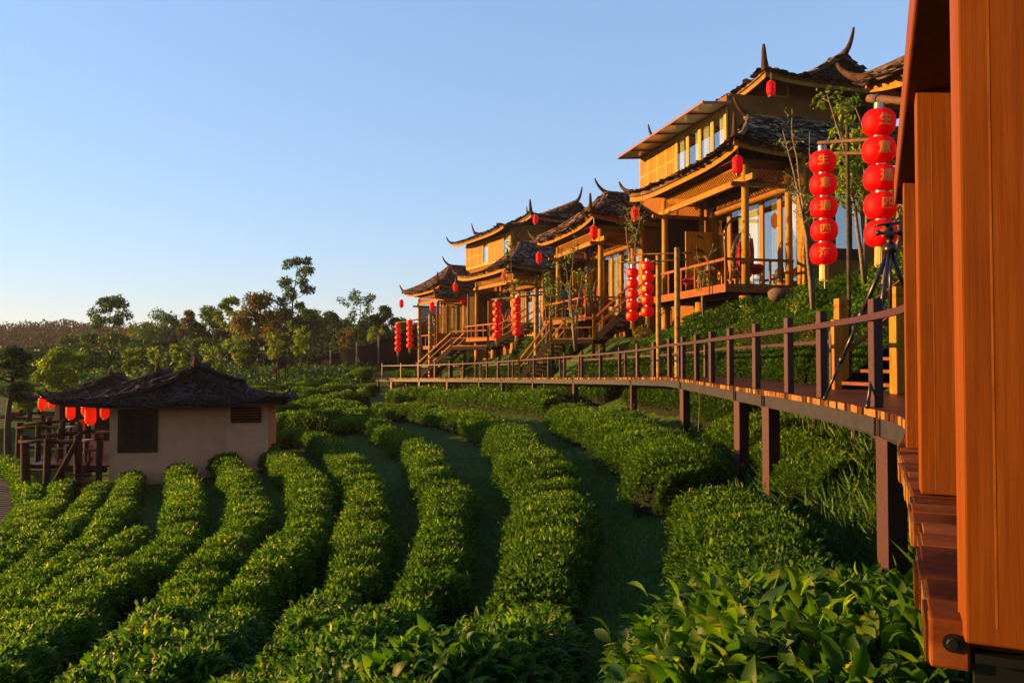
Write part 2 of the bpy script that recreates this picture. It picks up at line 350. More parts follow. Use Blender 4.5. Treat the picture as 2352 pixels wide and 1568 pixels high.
def resample(P, step):
    s = np.concatenate([[0], np.cumsum(np.linalg.norm(np.diff(P, axis=0), axis=1))]); n = max(int(s[-1] / step), 2)
    u = np.linspace(0, s[-1], n + 1); return np.stack([np.interp(u, s, P[:, i]) for i in range(2)], 1)
def hedge(xy, hw, h, label, seed, dens=1.0, tone=0.0):
    """one clipped tea row along the ground line xy (N,2)"""
    C = resample(catmull(xy, 6), .15); n = len(C)
    T = np.gradient(C, axis=0); T /= np.linalg.norm(T, axis=1)[:, None]; Nn = np.stack([-T[:, 1], T[:, 0]], 1)
    s = np.arange(n) * .15
    plant = np.abs(np.sin(math.pi * (s + .12 * np.sin(s * 1.3 + seed)) / .92 + seed))
    lump = .80 + .32 * plant ** .7 + .12 * np.sin(s * 1.1 + seed) + .08 * np.sin(s * 4.7 + seed * 2)
    endt = np.clip(np.minimum(np.arange(n), np.arange(n)[::-1]) * .15 / .45, .25, 1) ** .5
    near = np.interp(np.linalg.norm(C, axis=1), [4, 7, 14], [.62, .62, 1.0]) if hw < .66 else 1.0
    hwv = hw * lump * endt * near; hv = h * (.84 + .22 * plant ** .6 + .12 * np.sin(s * .9 + seed * 3) + .06 * np.sin(s * 5.3 + seed)) * (.6 + .4 * endt) * (near ** .6)
    ang = np.linspace(0, math.pi, 15)
    cx_, cz_ = np.cos(ang), np.sin(ang)
    px = np.sign(cx_) * np.abs(cx_) ** .64; pz = np.abs(cz_) ** .62
    def surf(si, a, k):                                   # si float index, a angle, k scale
        i = np.clip(si.astype(int), 0, n - 2); fr = (si - i)[:, None]
        c = C[i] * (1 - fr) + C[i + 1] * fr; nn = Nn[i]; hwx = hwv[i]; hx = hv[i]
        ca, sa = np.cos(a), np.sin(a); ox = np.sign(ca) * np.abs(ca) ** .64 * hwx * k; oz = np.abs(sa) ** .62 * hx * k
        c = c + nn * ox[:, None]; nz = np.stack([nn[:, 0] * ca, nn[:, 1] * ca, sa], 1)
        return c, oz, nz
    gc = ground(C[:, 0], C[:, 1])
    root = empty("tea_hedge", (C[n // 2, 0], C[n // 2, 1], gc[n // 2]), 0, label, "tea hedge", "tea hedges planted in rows on the hillside")
    org = np.array(root.location)
    P = np.zeros((n, len(ang), 3))
    for j in range(len(ang)):
        xy_ = C + Nn * (px[j] * hwv * .8)[:, None]; P[:, j, :2] = xy_
        P[:, j, 2] = (ground(xy_[:, 0], xy_[:, 1]) * .5 + gc * .5) + pz[j] * hv * .8 - (.15 if j in (0, len(ang) - 1) else 0)
    for e in (0, -1): P[e] = np.array([C[e, 0], C[e, 1], gc[e] + .12])
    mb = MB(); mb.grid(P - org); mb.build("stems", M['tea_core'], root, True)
    d = np.linalg.norm(C, axis=1); mbl = MB()
    for lo, hi, fine, ll, per in ((0, 4.0, True, .098, 3600), (4.0, 6, True, .076, 3900), (6, 9, True, .068, 4300), (9, 10, False, .068, 4300), (10, 16, False, .066, 3600), (16, 28, False, .078, 2100), (28, 400, False, .115, 850)):
        idx = np.where((d >= lo) & (d < hi))[0]
        if len(idx) == 0: continue
        N = int(len(idx) * .15 * per * dens * (hw + h) / 1.0); 
        if N < 4: continue
        si = RNG.choice(idx, N) + RNG.random(N)
        si = np.clip(si, 0, n - 1.01)
        a = RNG.uniform(.05, math.pi - .05, N); ux = RNG.uniform(-.97, .97, N); a = np.where(RNG.random(N) < .35, np.arccos(np.sign(ux) * np.abs(ux) ** (1 / .64)), a); k = RNG.uniform(.82, 1.06, N); up = RNG.random(N) < .07; k = np.where(up, k + RNG.uniform(0, .14, N), k)
        for ei, sg in ((0, -1), (n - 2, 1)):                  # close the two ends of the row
            if lo <= d[ei] < hi:
                q_ = max(10, int(per * hw * h * .9)); si = np.concatenate([si, np.full(q_, ei + .5) ]); a = np.concatenate([a, RNG.uniform(.03, math.pi - .03, q_)]); k = np.concatenate([k, RNG.random(q_) ** .5 * 1.02])
        N = len(si)
        c, oz, nz = surf(si, a, k); zg = np.interp(si, np.arange(n), gc) * .5 + ground(c[:, 0], c[:, 1]) * .5
        Pp = np.column_stack([c, zg + oz]) - org
        Dd = nz * .75 + RNG.normal(size=(N, 3)) * .55 + np.array([0, 0, .38])
        tg = T[np.clip(si.astype(int), 0, n - 1)] * np.where(k < .8, np.where(si < n / 2, -1, 1), 0)[:, None]; Dd[:, :2] += tg * 1.2
        L = ll * RNG.uniform(.6, 1.3, N)
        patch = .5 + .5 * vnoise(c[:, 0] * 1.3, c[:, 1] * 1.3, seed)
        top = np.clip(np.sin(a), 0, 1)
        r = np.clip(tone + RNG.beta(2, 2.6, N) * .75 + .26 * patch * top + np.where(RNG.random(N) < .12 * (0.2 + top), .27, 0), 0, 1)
        leaves(mbl, Pp, Dd, L, L * RNG.uniform(.40, .54, N), r, fine, .28)
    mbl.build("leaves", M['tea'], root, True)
    return root

# ------------------------------------------------------------------ boardwalk
def along(P):                                             # arc length table of the outer edge
    return np.concatenate([[0], np.cumsum(np.linalg.norm(np.diff(P, axis=0), axis=1))])
WF = catmull(WALK, 10); i0 = int(np.argmin(np.abs(WF[:, 1] - 1.42) + (WF[:, 0] < 0) * 9)); i1 = int(np.argmin(np.linalg.norm(WF - np.array([-10.3, 57.8]), axis=1)))
WF = WF[i0:i1 + 1]; WSL = along(WF)
def wpt(s, off=0.0):                                      # point at arc length s, off metres inward (to the hill side)
    x = np.interp(s, WSL, WF[:, 0]); y = np.interp(s, WSL, WF[:, 1]); e = .3
    dx = np.interp(min(s + e, WSL[-1]), WSL, WF[:, 0]) - np.interp(max(s - e, 0), WSL, WF[:, 0])
    dy = np.interp(min(s + e, WSL[-1]), WSL, WF[:, 1]) - np.interp(max(s - e, 0), WSL, WF[:, 1])
    L = math.hypot(dx, dy); tx, ty = dx / L, dy / L
    return np.array([x + ty * off, y - tx * off, deckz(y)]), np.array([tx, ty, 0.]), np.array([ty, -tx, 0.])
def s_of(x, y): return WSL[int(np.argmin((WF[:, 0] - x) ** 2 + (WF[:, 1] - y) ** 2))]
WID = 1.72
bw = empty("boardwalk", (WF[0, 0], WF[0, 1], 0), 0, "long curving plank boardwalk on steel legs running through the tea rows", "boardwalk")
B0 = np.array(bw.location)
mp, me_, ms_ = MB(), MB(), MB(); s = .08
while s < WSL[-1] - .05:
    p, t, nrm = wpt(s, random.uniform(-.012, .012)); q = p + nrm * (WID + .07); z = -.0375 + random.uniform(-.0012, .0012)
    wpl = .154; near = p[1] < 6
    c = (p + q) / 2 - B0; R = np.stack([nrm, t, np.array([0, 0, 1.])], 1)
    (mp if not near else ms_).box(c + np.array([0, 0, z]), (np.linalg.norm(q - p), wpl, .075), R, random.random())
    e = p - nrm * .004 - B0                               # the sawn end grain, proud by 4 mm
    me_.box(e + np.array([0, 0, z]), (.008, wpl - .008, .070), R, random.random())
    s += .16
mp.build("planks", M['plank'], bw)
o = ms_.build("weathered_planks", M['old_plank'], bw); me_.build("plank_ends", M['plank_end'], bw)
bv = o.modifiers.new("bevel", 'BEVEL'); bv.width = .003; bv.segments = 2
mb = MB(); sA = s_of(2.35, 4.8)
for off, hh in ((.05, .18), (WID - .1, .16)):
    S_ = np.arange(sA, WSL[-1], .4); pts = [wpt(q, off)[0] for q in S_]
    for a, b in zip(pts[:-1], pts[1:]):
        mb.bar(np.array(a) - B0 - (0, 0, .075 + hh / 2), np.array(b) - B0 - (0, 0, .075 + hh / 2), .05, hh)
        if off < 1:
            for dz in (-.078, -.075 - hh + .006): mb.bar(np.array(a) - B0 + (0, 0, dz - .004), np.array(b) - B0 + (0, 0, dz - .004), .085, .012)
    mb.build("edge_beam", M['beam_steel'], bw); mb = MB()
legS = [s_of(3.42, 7.45), s_of(3.9, 12.2), s_of(3.98, 14.0), s_of(4.25, 20), s_of(4.0, 26.6), s_of(2.5, 33), s_of(.9, 38), s_of(-.6, 43), s_of(-2.2, 47), s_of(-4.2, 51.5), s_of(-6.6, 54.5), s_of(-8.9, 56.7), s_of(-10.1, 57.7)]
for k, s in enumerate(legS):
    for off in (.13, WID - .2):
        p, t, nrm = wpt(s, off); gzv = gz(p[0], p[1]); L = p[2] - .26 - gzv + .35
        m = MB(); R = np.stack([nrm, t, np.array([0, 0, 1.])], 1)
        a = R_(16) if k < 4 else 0; R = R @ np.array([[math.cos(a), -math.sin(a), 0], [math.sin(a), math.cos(a), 0], [0, 0, 1]])
        m.box((0, 0, -L / 2), (.19, .19, L), R); m.box((0, 0, -.006), (.24, .24, .012), R)
        m.build("leg", M['steel'], bw, loc=p + (0, 0, -.256) - B0)
    p, t, nrm = wpt(s, .0)                                # splice plates in the channel over the leg
    m = MB(); R = np.stack([nrm, t, np.array([0, 0, 1.])], 1)
    m.box((0, -.05, -.165), (.02, .025, .17), R); m.box((0, .05, -.165), (.02, .025, .17), R)
    m.build("splice_plate", M['steel'], bw, loc=p + nrm * .008 - B0)

def railing(name, label, posts, off, hpost, hrail, sz, skip=(), bare=()):
    p0 = wpt(posts[0], off)[0]; r = empty(name, p0, 0, label, "railing"); tops = []
    for ks, s in enumerate(posts):
        p, t, nrm = wpt(s, off); a = R_(16) if p[1] < 26 else 0
        R = np.stack([nrm, t, np.array([0, 0, 1.])], 1) @ np.array([[math.cos(a), -math.sin(a), 0], [math.sin(a), math.cos(a), 0], [0, 0, 1]])
        if ks not in bare:
            m = MB(); m.box((0, 0, hpost / 2 + .002), (sz, sz, hpost), R); o = m.build("post", M['steel'], r, loc=p - p0)
            b = o.modifiers.new("bevel", 'BEVEL'); b.width = .006; b.segments = 1
        tops.append(p - p0 - nrm * (sz / 2 + .018) * (1 if off < 1 else -1))
    m = MB()
    for k in range(len(tops) - 1):
        if k in skip:
            if m.n: m.build("rail", M['steel'], r)
            m = MB(); continue
        S_ = np.linspace(posts[k], posts[k + 1], 4); pts = [wpt(q, off)[0] - p0 - wpt(q, off)[2] * (sz / 2 + .018) * (1 if off < 1 else -1) for q in S_]
        for a, b in zip(pts[:-1], pts[1:]): m.bar(np.array(a) + (0, 0, hrail), np.array(b) + (0, 0, hrail), .034, .065)
    if m.n: m.build("rail", M['steel'], r)
    return r
po = [s_of(3.0, 5.95), s_of(3.5, 7.75), s_of(3.74, 9.8), s_of(3.8, 11.3)]
s = po[-1]
while s < WSL[-1] - 1.4: s += 1.78 if s < 20 else 2.05; po.append(min(s, WSL[-1] - .06))
railing("metal_railing", "dark steel railing along the valley side of the boardwalk, post after post", po, .10, 1.07, .885, .10, bare=(0,))
pi = [s_of(3.6, 13.9)]; s = pi[0]
while s < WSL[-1] - 3: s += 2.5; pi.append(s)
railing("metal_railing", "dark steel railing along the hill side of the boardwalk, behind the first", pi, WID - .08, .98, .80, .085, skip=[k for k in range(len(pi)) if 10 <= k <= 10 or k == 15])
pn = [s_of(3.45, 7.6), s_of(3.5, 8.4), s_of(3.6, 9.9)]
railing("metal_railing", "short piece of dark steel railing right of the amber stair posts", pn, WID - .08, .98, .80, .085)

# ------------------------------------------------------------------ big timber frame at the near end
WD = np.array([.424, .906, 0]); WN = np.array([.906, -.424, 0]); fr_loc = np.array([.756, 1.32, 0])
tf = empty("timber_gateway", fr_loc, 0, "tall varnished orange timber frame of posts and top beam at the near boardwalk edge", "timber frame")
RF = np.stack([WN, WD, np.array([0, 0, 1.])], 1)
def tposts():
    for k, (d0, wd) in enumerate(((0, .34), (1.523, .30), (3.05, .30))):
        bpos = WD * d0; m = MB(); zlo = -.012 if k == 0 else .003
        m.box((wd / 2, .065, (1.392 + zlo) / 2), (wd, .13, 1.392 - zlo)); 
        o = m.build("post", M['teak'], tf, loc=bpos); o.rotation_euler = (0, 0, math.atan2(WN[1], WN[0]))
        bm = bmesh.new(); bm.from_mesh(o.data)            # a groove down the face, worn edges
        bm.to_mesh(o.data); bm.free()
        b = o.modifiers.new("bevel", 'BEVEL'); b.width = .006; b.segments = 3
        m = MB(); m.box((0, 0, 0), (.0035, .004, 1.36)); g_ = m.build("seam", M['red_timber'], o, loc=(.046, .0016, .70))
tposts()
m = MB(); m.box((.10, 1.6, .075), (.24, 4.2, .15)); o = m.build("top_beam", M['teak'], tf, loc=(0, 0, 1.394)); o.rotation_euler = (0, 0, math.atan2(WN[1], WN[0])); o.location = np.array([0, 0, 1.394]) - WN * .012
b = o.modifiers.new("bevel", 'BEVEL'); b.width = .01; b.segments = 3
jb = empty("floor_joist_end", at(2182, 1480, 1.36), math.atan2(WN[1], WN[0]), "rusty orange joist end with one bolt head under the big post", "joist")
m = MB(); m.box((0, .03, 0), (.062, .06, .085)); o = m.build("joist", M['old_plank'], jb); b = o.modifiers.new("bevel", 'BEVEL'); b.width = .005; b.segments = 2
m = MB(); m.lathe([(0, .006), (.008, .006), (.010, .003), (.010, 0), (.016, 0), (.016, -.004)], 14); o = m.build("bolt", M['black'], jb); o.rotation_euler = (math.pi / 2, 0, 0); o.location = (0.004, -.004, .004)
sb = empty("steel_floor_beam", at(2235, 1480, 1.34) + Vector((0, 0, -.09)), math.atan2(WN[1], WN[0]), "dark steel floor beam below the big orange post", "steel beam")
m = MB(); m.bb((0.004, .02, -.25), (.6, .06, .075)); m.bb((0.004, .0, -.25), (.6, .02, -.235)); m.bb((0.004, .0, .06), (.6, .02, .075)); m.build("beam", M['black'], sb)
m = MB(); m.bb((.3, .07, -1.1), (.45, .22, .06)); m.build("leg", M['black'], sb)

# ------------------------------------------------------------------ roofs
def patch(E0, E1, R0, R1, sag=.25, lift=.3, nu=24, nv=12):
    E0, E1, R0, R1 = [np.array(q, float) for q in (E0, E1, R0, R1)]
    s = np.linspace(0, 1, nu)[None, :, None]; t = np.linspace(0, 1, nv)[:, None, None]
    P = (E0 * (1 - s) + E1 * s) * (1 - t) + (R0 * (1 - s) + R1 * s) * t
    P = np.broadcast_to(P, (nv, nu, 3)).copy()
    P[..., 2] += (-sag * 4 * t * (1 - t) + lift * np.abs(2 * s - 1) ** 4 * (1 - t) ** 2)[..., 0]
    return P
def roof_part(P, parent, mat, name="roof_slope", seed=0, size=.42, thick=.10, dens=1.0, ragged=.12, soffit=True, fascia=None):
    """P (nv,nu,3) eave row first; shingles scattered over a thick sheet"""
    nv, nu = P.shape[:2]; rg = np.random.default_rng(seed)
    du = np.gradient(P, axis=1); dv = np.gradient(P, axis=0); N = np.cross(du, dv); N /= np.linalg.norm(N, axis=2)[..., None] + 1e-9
    if N[..., 2].mean() < 0: N = -N
    mb = MB(); mb.grid(P); q = P - N * thick; mb.grid(q[:, ::-1])
    for row in (P[0], ):
        e = np.stack([q[0], row]); mb.grid(e)
    mb.grid(np.stack([P[:, 0], q[:, 0]], 0)); mb.grid(np.stack([q[:, -1], P[:, -1]], 0))
    area = np.linalg.norm(np.cross(P[1:, :-1] - P[:-1, :-1], P[:-1, 1:] - P[:-1, :-1]), axis=2).sum()
    n = int(area / (size * size) * 5.0 * dens); ne = int(np.linalg.norm(np.diff(P[0], axis=0), axis=1).sum() / size * 7)
    tv = np.concatenate([rg.random(n), np.zeros(ne)]) * (nv - 1); sv = rg.random(n + ne) * (nu - 1)
    i = np.clip(tv.astype(int), 0, nv - 2); j = np.clip(sv.astype(int), 0, nu - 2); a = (tv - i)[:, None]; b = (sv - j)[:, None]
    lerp = lambda A: (A[i, j] * (1 - b) + A[i, j + 1] * b) * (1 - a) + (A[i + 1, j] * (1 - b) + A[i + 1, j + 1] * b) * a
    C = lerp(P); Nn = lerp(N); U = lerp(du); U /= np.linalg.norm(U, axis=1)[:, None] + 1e-9; V = np.cross(Nn, U); V /= np.linalg.norm(V, axis=1)[:, None] + 1e-9
    V = np.where((V[:, 2:] > 0), V, -V); m_ = len(C)
    w_ = size * rg.uniform(.35, .95, m_)[:, None]; l_ = size * rg.uniform(.5, 1.15, m_)[:, None]; rot = rg.normal(0, .22, m_)[:, None]
    U2 = U * np.cos(rot) + V * np.sin(rot); V2 = V * np.cos(rot) - U * np.sin(rot)
    C = C + np.where(np.arange(m_)[:, None] >= n, V * rg.uniform(-.5, .6, m_)[:, None] * ragged * 2.5, 0)
    lo = rg.uniform(.03, .10, m_)[:, None] * (size / .42) ; hi = .012; wob = lambda: rg.uniform(-.03, .05, m_)[:, None] * size / .42
    v = np.stack([C - U2 * w_ / 2 - V2 * l_ / 2 + Nn * (lo + wob()), C + U2 * w_ / 2 * rg.uniform(.6, 1.1, m_)[:, None] - V2 * l_ / 2 * rg.uniform(.7, 1.2, m_)[:, None] + Nn * (lo + wob()),
                  C + U2 * w_ / 2 + V2 * l_ / 2 + Nn * (hi + wob() * .5), C - U2 * w_ / 2 + V2 * l_ / 2 + Nn * (hi + wob() * .5),
                  C - V2 * l_ * .55 + Nn * (lo + .02 + wob()), C + V2 * l_ / 2 + Nn * (hi + .03)], 1)
    base = mb.n; mb.V.append(v.reshape(-1, 3)); mb.n += m_ * 6
    f = np.array([(0, 4, 5, 3), (4, 1, 2, 5)])
    mb.F.append(((base + np.arange(m_)[:, None, None] * 6 + f[None]).reshape(-1, 4), np.repeat(rg.random(m_), 2)))
    ro = mb.build(name, mat, parent)
    if soffit:
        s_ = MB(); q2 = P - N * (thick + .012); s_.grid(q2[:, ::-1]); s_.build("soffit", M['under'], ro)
        if fascia:
            s_ = MB(); e0 = P[0] - N[0] * (thick + .02)
            for k in range(nu - 1):
                a0, a1 = e0[k], e0[k + 1]; dd = (P[1, k] - P[0, k]); dd = dd / np.linalg.norm(dd) * .10
                s_.bar(a0 + dd - (0, 0, fascia / 2), a1 + dd - (0, 0, fascia / 2), .06, fascia)
            s_.build("fascia", M['timber'], ro)
    return ro
def horn(parent, p, d, up, r=.13, curl=1.0):
    """upswept ridge finial: starts at p, runs out along d (horizontal) and sweeps up by up"""
    p = np.array(p, float); d = np.array([*d, 0], float); t = np.linspace(0, 1, 9)[:, None]
    pts = p + d * (1.15 * t - .25 * t ** 3 * curl) + np.array([0, 0, 1.]) * up * t ** 1.7 - d * .25 * (1 - t)
    rr = r * (1 - .62 * t[:, 0]) * (1 - .0 * t[:, 0]); rr[-1] *= .75
    m = MB(); m.tube(pts, rr, 8); return m.build("horn", M['horn'], parent, True)
def lattice(mb, P0, U, V, nu, nv, wd=.018, th=.02, diag=True):
    """open crosswork in the rectangle P0, P0+U, P0+V"""
    P0, U, V = [np.array(q, float) for q in (P0, U, V)]; up = np.cross(U, V)
    if not diag:
        for i in range(nu + 1): mb.bar(P0 + U * i / nu, P0 + U * i / nu + V, wd, th, up=up)
        for j in range(nv + 1): mb.bar(P0 + V * j / nv, P0 + V * j / nv + U, wd, th * .7, up=up)
        return
    h = np.linalg.norm(V); L = np.linalg.norm(U); st = L / nu
    for i in range(-int(h / st) - 1, nu + 1):
        for sgn in (1, -1):
            x0, x1, y0, y1 = i * st, i * st + h, 0., h
            if x0 < 0: y0 = -x0; x0 = 0
            if x1 > L: y1 = h - (x1 - L); x1 = L
            if x1 - x0 < .02: continue
            A = P0 + U * x0 / L + V * y0 / h; B = P0 + U * x1 / L + V * y1 / h
            if sgn < 0: A = P0 + U * (L - x0) / L + V * y0 / h; B = P0 + U * (L - x1) / L + V * y1 / h
            mb.bar(A, B, wd, th * (1 if sgn > 0 else .8), up=up)

# ------------------------------------------------------------------ verandah houses; local axes: x into the hill, y along the front (away from the camera), z up
def curtain(parent, y0, y1, z0, z1, x, mat, seed):
    n = int((y1 - y0) / .03) + 2; y = np.linspace(y0, y1, n); xx = x + .045 * np.sin(y * 26 + seed) + .018 * np.sin(y * 61)
    P = np.stack([np.stack([xx, y, np.full(n, z0)], -1), np.stack([xx * .9 + x * .1, y, np.full(n, z1)], -1)])
    m = MB(); m.grid(P); return m.build("curtain", M[mat], parent, True)
def glazed(parent, name, x, y0, y1, z0, z1, fw=.09, mat='timber', fr_d=.08, cur=None, seed=0):
    m = MB(); f = fr_d / 2
    m.bb((x - f, y0, z0), (x + f, y0 + fw, z1)); m.bb((x - f, y1 - fw, z0), (x + f, y1, z1))
    m.bb((x - f + .002, y0 + fw, z1 - fw), (x + f - .002, y1 - fw, z1)); m.bb((x - f + .002, y0 + fw, z0), (x + f - .002, y1 - fw, z0 + fw * 1.3))
    o = m.build(name, M[mat], parent); g_ = MB(); g_.bb((x - .004, y0 + fw - .005, z0 + fw), (x + .004, y1 - fw + .005, z1 - fw + .005)); g_.build("pane", M['glass'], o)
    if cur:
        for a, b, mt in cur: curtain(o, y0 + (y1 - y0) * a, y0 + (y1 - y0) * b, z0 + .05, z1 - .1, x + .10, mt, seed)
    return o
def shutter(parent, name, x, y0, y1, z0, z1, mat='timber', fmat='white_frame'):
    m = MB(); fw = .07; m.bb((x - .03, y0, z0), (x + .03, y0 + fw, z1)); m.bb((x - .03, y1 - fw, z0), (x + .03, y1, z1))
    for zz in (z0, (z0 + z1) / 2 - fw / 2, z1 - fw): m.bb((x - .028, y0 + fw, zz), (x + .028, y1 - fw, zz + fw))
    o = m.build(name, M[fmat], parent); p = MB(); p.bb((x - .008, y0 + fw - .01, z0 + .01), (x + .008, y1 - fw + .01, z1 - .01))
    n = 4
    for k in range(1, n): yy = y0 + fw + (y1 - y0 - 2 * fw) * k / n; p.bb((x - .02, yy - .008, z0 + fw), (x - .008, yy + .008, z1 - fw))
    for k in range(1, 6): zz = z0 + (z1 - z0) * k / 6; p.bb((x - .018, y0 + fw, zz - .008), (x - .008, y1 - fw, zz + .008))
    p.build("panel", M[mat], o); return o

def cabin(pos, rz, label, two_storey=False, awning=False, deck_len=7.3, ground_fn=None, seed=1, bare=False, doorcfg=None):
    h = empty("verandah_house", pos, rz, label, "house", "verandah houses up the slope")
    c, s = math.cos(rz), math.sin(rz)
    def gloc(x, y): return gz(pos[0] + x * c - y * s, pos[1] + x * s + y * c) - pos[2]
    # floor, posts below, verandah
    m = MB()
    for k in range(int(deck_len / .15)): m.bb((.07, k * .15 + .004, -.05), (2.95, k * .15 + .146, 0), random.random())
    dk = m.build("deck", M['plank'], h)
    m = MB(); m.bb((0, -.04, -.30), (.066, deck_len, .004)); m.bb((.07, -.04, -.30), (2.95, .0, .003)); m.bb((.07, deck_len - .05, -.30), (2.95, deck_len, -.055)); m.build("edge_board", M['red_timber'], h)
    m = MB()
    for k in range(7): m.bb((.1, .3 + k * (deck_len - .6) / 6 - .05, -.27), (2.9, .3 + k * (deck_len - .6) / 6 + .05, -.056))
    m.bb((.80, 0, -.42), (.98, deck_len, -.275)); m.bb((2.5, 0, -.42), (2.65, deck_len, -.275)); m.build("joists", M['dark_wood'], h)
    for x, y in ((.9, .12), (.9, 3.6), (.9, 6.9), (2.6, .3), (2.6, 3.6), (2.6, 6.9)):
        zb = min(gloc(x, y), -.6) - .4; m = MB(); m.tube([(0, 0, zb), (0, 0, (zb - .42) / 2), (0, 0, -.42)], [.24, .22, .21], 12); m.build("support_post", M['pole'] if x < 1 else M['log'], h, True, loc=(x, y, 0))
    m = MB(); zr = .93
    m.bar((.04, -.02, zr), (.04, deck_len - .1, zr), .09, .10)
    ny = 7
    for k in range(ny): m.bb((0.006, k * (deck_len - .15) / (ny - 1) - .02, .006), (.075, k * (deck_len - .15) / (ny - 1) + .055, zr - .052))
    m.build("front_railing", M['red_timber'], h)
    m = MB(); m.bar((.09, .0, zr), (2.9, .0, zr), .09, .098)
    for x in (.9, 1.9, 2.85): m.bb((x - .035, -.036, .006), (x + .035, .034, zr - .05))
    m.build("side_railing", M['red_timber'], h)
    ch = 4.5
    for y in (.05, 6.95):
        m = MB(); m.tube([(0, 0, 0.0), (0, 0, 2), (0, 0, ch)], [.155, .145, .135], 16); m.build("column", M['pole'], h, True, loc=(.9, y, 0))
    for y in (.05, 6.95):
        m = MB(); m.tube([(0, 0, 0), (0, 0, 2), (0, 0, ch)], [.14, .14, .13], 12); m.build("column", M['pole'], h, True, loc=(2.75, y, 0))
    m = MB(); m.bb((.83, -.55, 3.86), (.97, 7.5, 4.08)); o = m.build("front_beam", M['timber'], h)
    for y in (.05, 6.95): m = MB(); m.bb((.28, y - .075, 3.70), (3.0, y + .075, 3.855)); m.build("cross_beam", M['red_timber'], h)
    m = MB(); lattice(m, (.9, .2, 4.09), (0, 6.6, 0), (0, 0, .42), 44, 3); m.bb((.86, .2, 4.505), (.94, 6.85, 4.60)); m.build("lattice_frieze", M['timber'], h)
    for y in (.05, 6.95):
        m = MB(); lattice(m, (1.05, y, 3.87), (1.6, 0, 0), (0, 0, .42), 11, 3); m.bb((1.0, y - .04, 4.30), (2.7, y + .04, 4.38)); m.build("side_frieze", M['red_timber'], h)
    # room: walls with openings
    m = MB(); X = 3.0; zb = -2.2
    m.bb((X + .06, -.28, zb), (9.4, -.14, 1.10)); m.bb((X + .06, -.28, 3.75), (9.4, -.14, 4.75)); m.bb((X + .06, -.28, 1.10), (4.45, -.14, 3.75)); m.bb((5.95, -.28, 1.10), (9.4, -.14, 3.75))
    m.bb((9.4, -.28, zb), (9.55, 7.0, 4.75)); m.bb((X + .06, 6.9, zb), (9.4, 7.04, 4.75))
    m.bb((X - .02, -.26, zb), (X + .055, 7.0, -.02)); m.build("wall", M['plaster'], h)
    m = MB(); m.bb((X - .05, -.62, -.02), (X + .05, -.30, 4.75)); m.bb((X - .08, -.30, 3.78), (X + .06, 6.3, 3.92)); m.bb((X - .06, 6.12, 0), (X + .05, 6.9, 3.76)); m.build("door_surround", M['timber'], h)
    m = MB(); m.bb((X, -.30, 3.93), (X + .04, 6.9, 4.9)); tr = m.build("transom", M['dark_wood'], h)
    m = MB(); lattice(m, (X - .012, -.2, 4.0), (0, 6.3, 0), (0, 0, .42), 30, 3, .02, .02); m.build("fretwork", M['timber'], tr)
    nd = 5; y0 = -.28; dw = (6.12 - y0) / nd
    for k in range(nd):
        cur = [[(.55, .95, 'curtain')], [(.1, .6, 'curtain_green')], [(.35, .95, 'curtain')], [(.05, .5, 'curtain')], [(.3, .9, 'curtain')]][k]
        if k == 0: cur = [(.1, .45, 'curtain'), (.5, .95, 'curtain_green')]
        glazed(h, "glass_door", X, y0 + k * dw, y0 + (k + 1) * dw - .012, .03, 3.77, .12, 'timber', .09, cur, seed + k)
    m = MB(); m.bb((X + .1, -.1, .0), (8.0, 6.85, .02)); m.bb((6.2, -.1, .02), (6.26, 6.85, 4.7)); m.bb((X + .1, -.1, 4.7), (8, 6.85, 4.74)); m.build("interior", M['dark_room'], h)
    for k in range(2):
        m = MB(); xa = 4.47 + k * .74; m.bb((xa, -.255, 1.12), (xa + .72, -.20, 3.73)); o = m.build("side_shutter", M['dark_wood'], h)
        g_ = MB(); g_.bb((xa + .12, -.262, 1.45), (xa + .60, -.256, 3.5)); g_.build("pane", M['glass'], o)
    m = MB(); m.bb((4.38, -.30, 1.0), (6.02, -.13, 1.095)); m.bb((4.38, -.30, 3.755), (6.02, -.13, 3.84)); m.build("window_trim", M['dark_wood'], h)
    m = MB(); m.bb((1.55, 6.15, .25), (2.92, 6.22, 3.0)); o = m.build("open_shutter", M['timber'], h)
    m = MB(); m.bb((1.66, 6.128, .4), (2.81, 6.148, 2.85)); m.build("panel", M['timber'], o)
    m = MB()
    for k in range(22): m.tube([(1.05 + k * .075, 6.98, 0), (1.05 + k * .075, 6.98, 3.7)], .034, 6, random.random())
    if not bare: m.build("bamboo_screen", M['under'], h, True)
    # roofs
    uR = 3.0 if two_storey else 4.1; wr = 7.35; e = 4.98
    rf = empty("roof", (0, 0, 0)); rf.parent = h
    A, B, T = (.1, -.62, e), (.1, 9.2, e), (2.9, uR, wr)
    if two_storey: roof_part(patch(A, B, (2.95, uR, wr), (3.02, 9.2, 5.95), .22, .32, 40, 12), rf, M['shingle'], seed=seed, thick=.16, ragged=.2, dens=1.3, fascia=.22)
    else: roof_part(patch(A, B, (2.9, uR - .1, wr), (2.9, uR + .1, wr), .25, .35, 40, 12), rf, M['shingle'], seed=seed, thick=.16, ragged=.2, dens=1.3, fascia=.22)
    roof_part(patch((10.5, -.66, e), (.06, -.66, e), (10.2, uR, wr), (2.85, uR, wr), .25, .35, 34, 12), rf, M['shingle'], seed=seed + 1, fascia=.18)
    if two_storey: roof_part(patch((3.1, 5.2, e + .4), (10.5, 5.2, e + .4), (2.95, uR, wr), (10.2, uR, wr), .15, .0, 24, 10), rf, M['shingle'], seed=seed + 2, soffit=False)
    else: roof_part(patch((.06, 9.24, e), (10.5, 9.24, e), (2.85, uR, wr), (10.2, uR, wr), .25, .35, 34, 12), rf, M['shingle'], seed=seed + 2, fascia=.18)
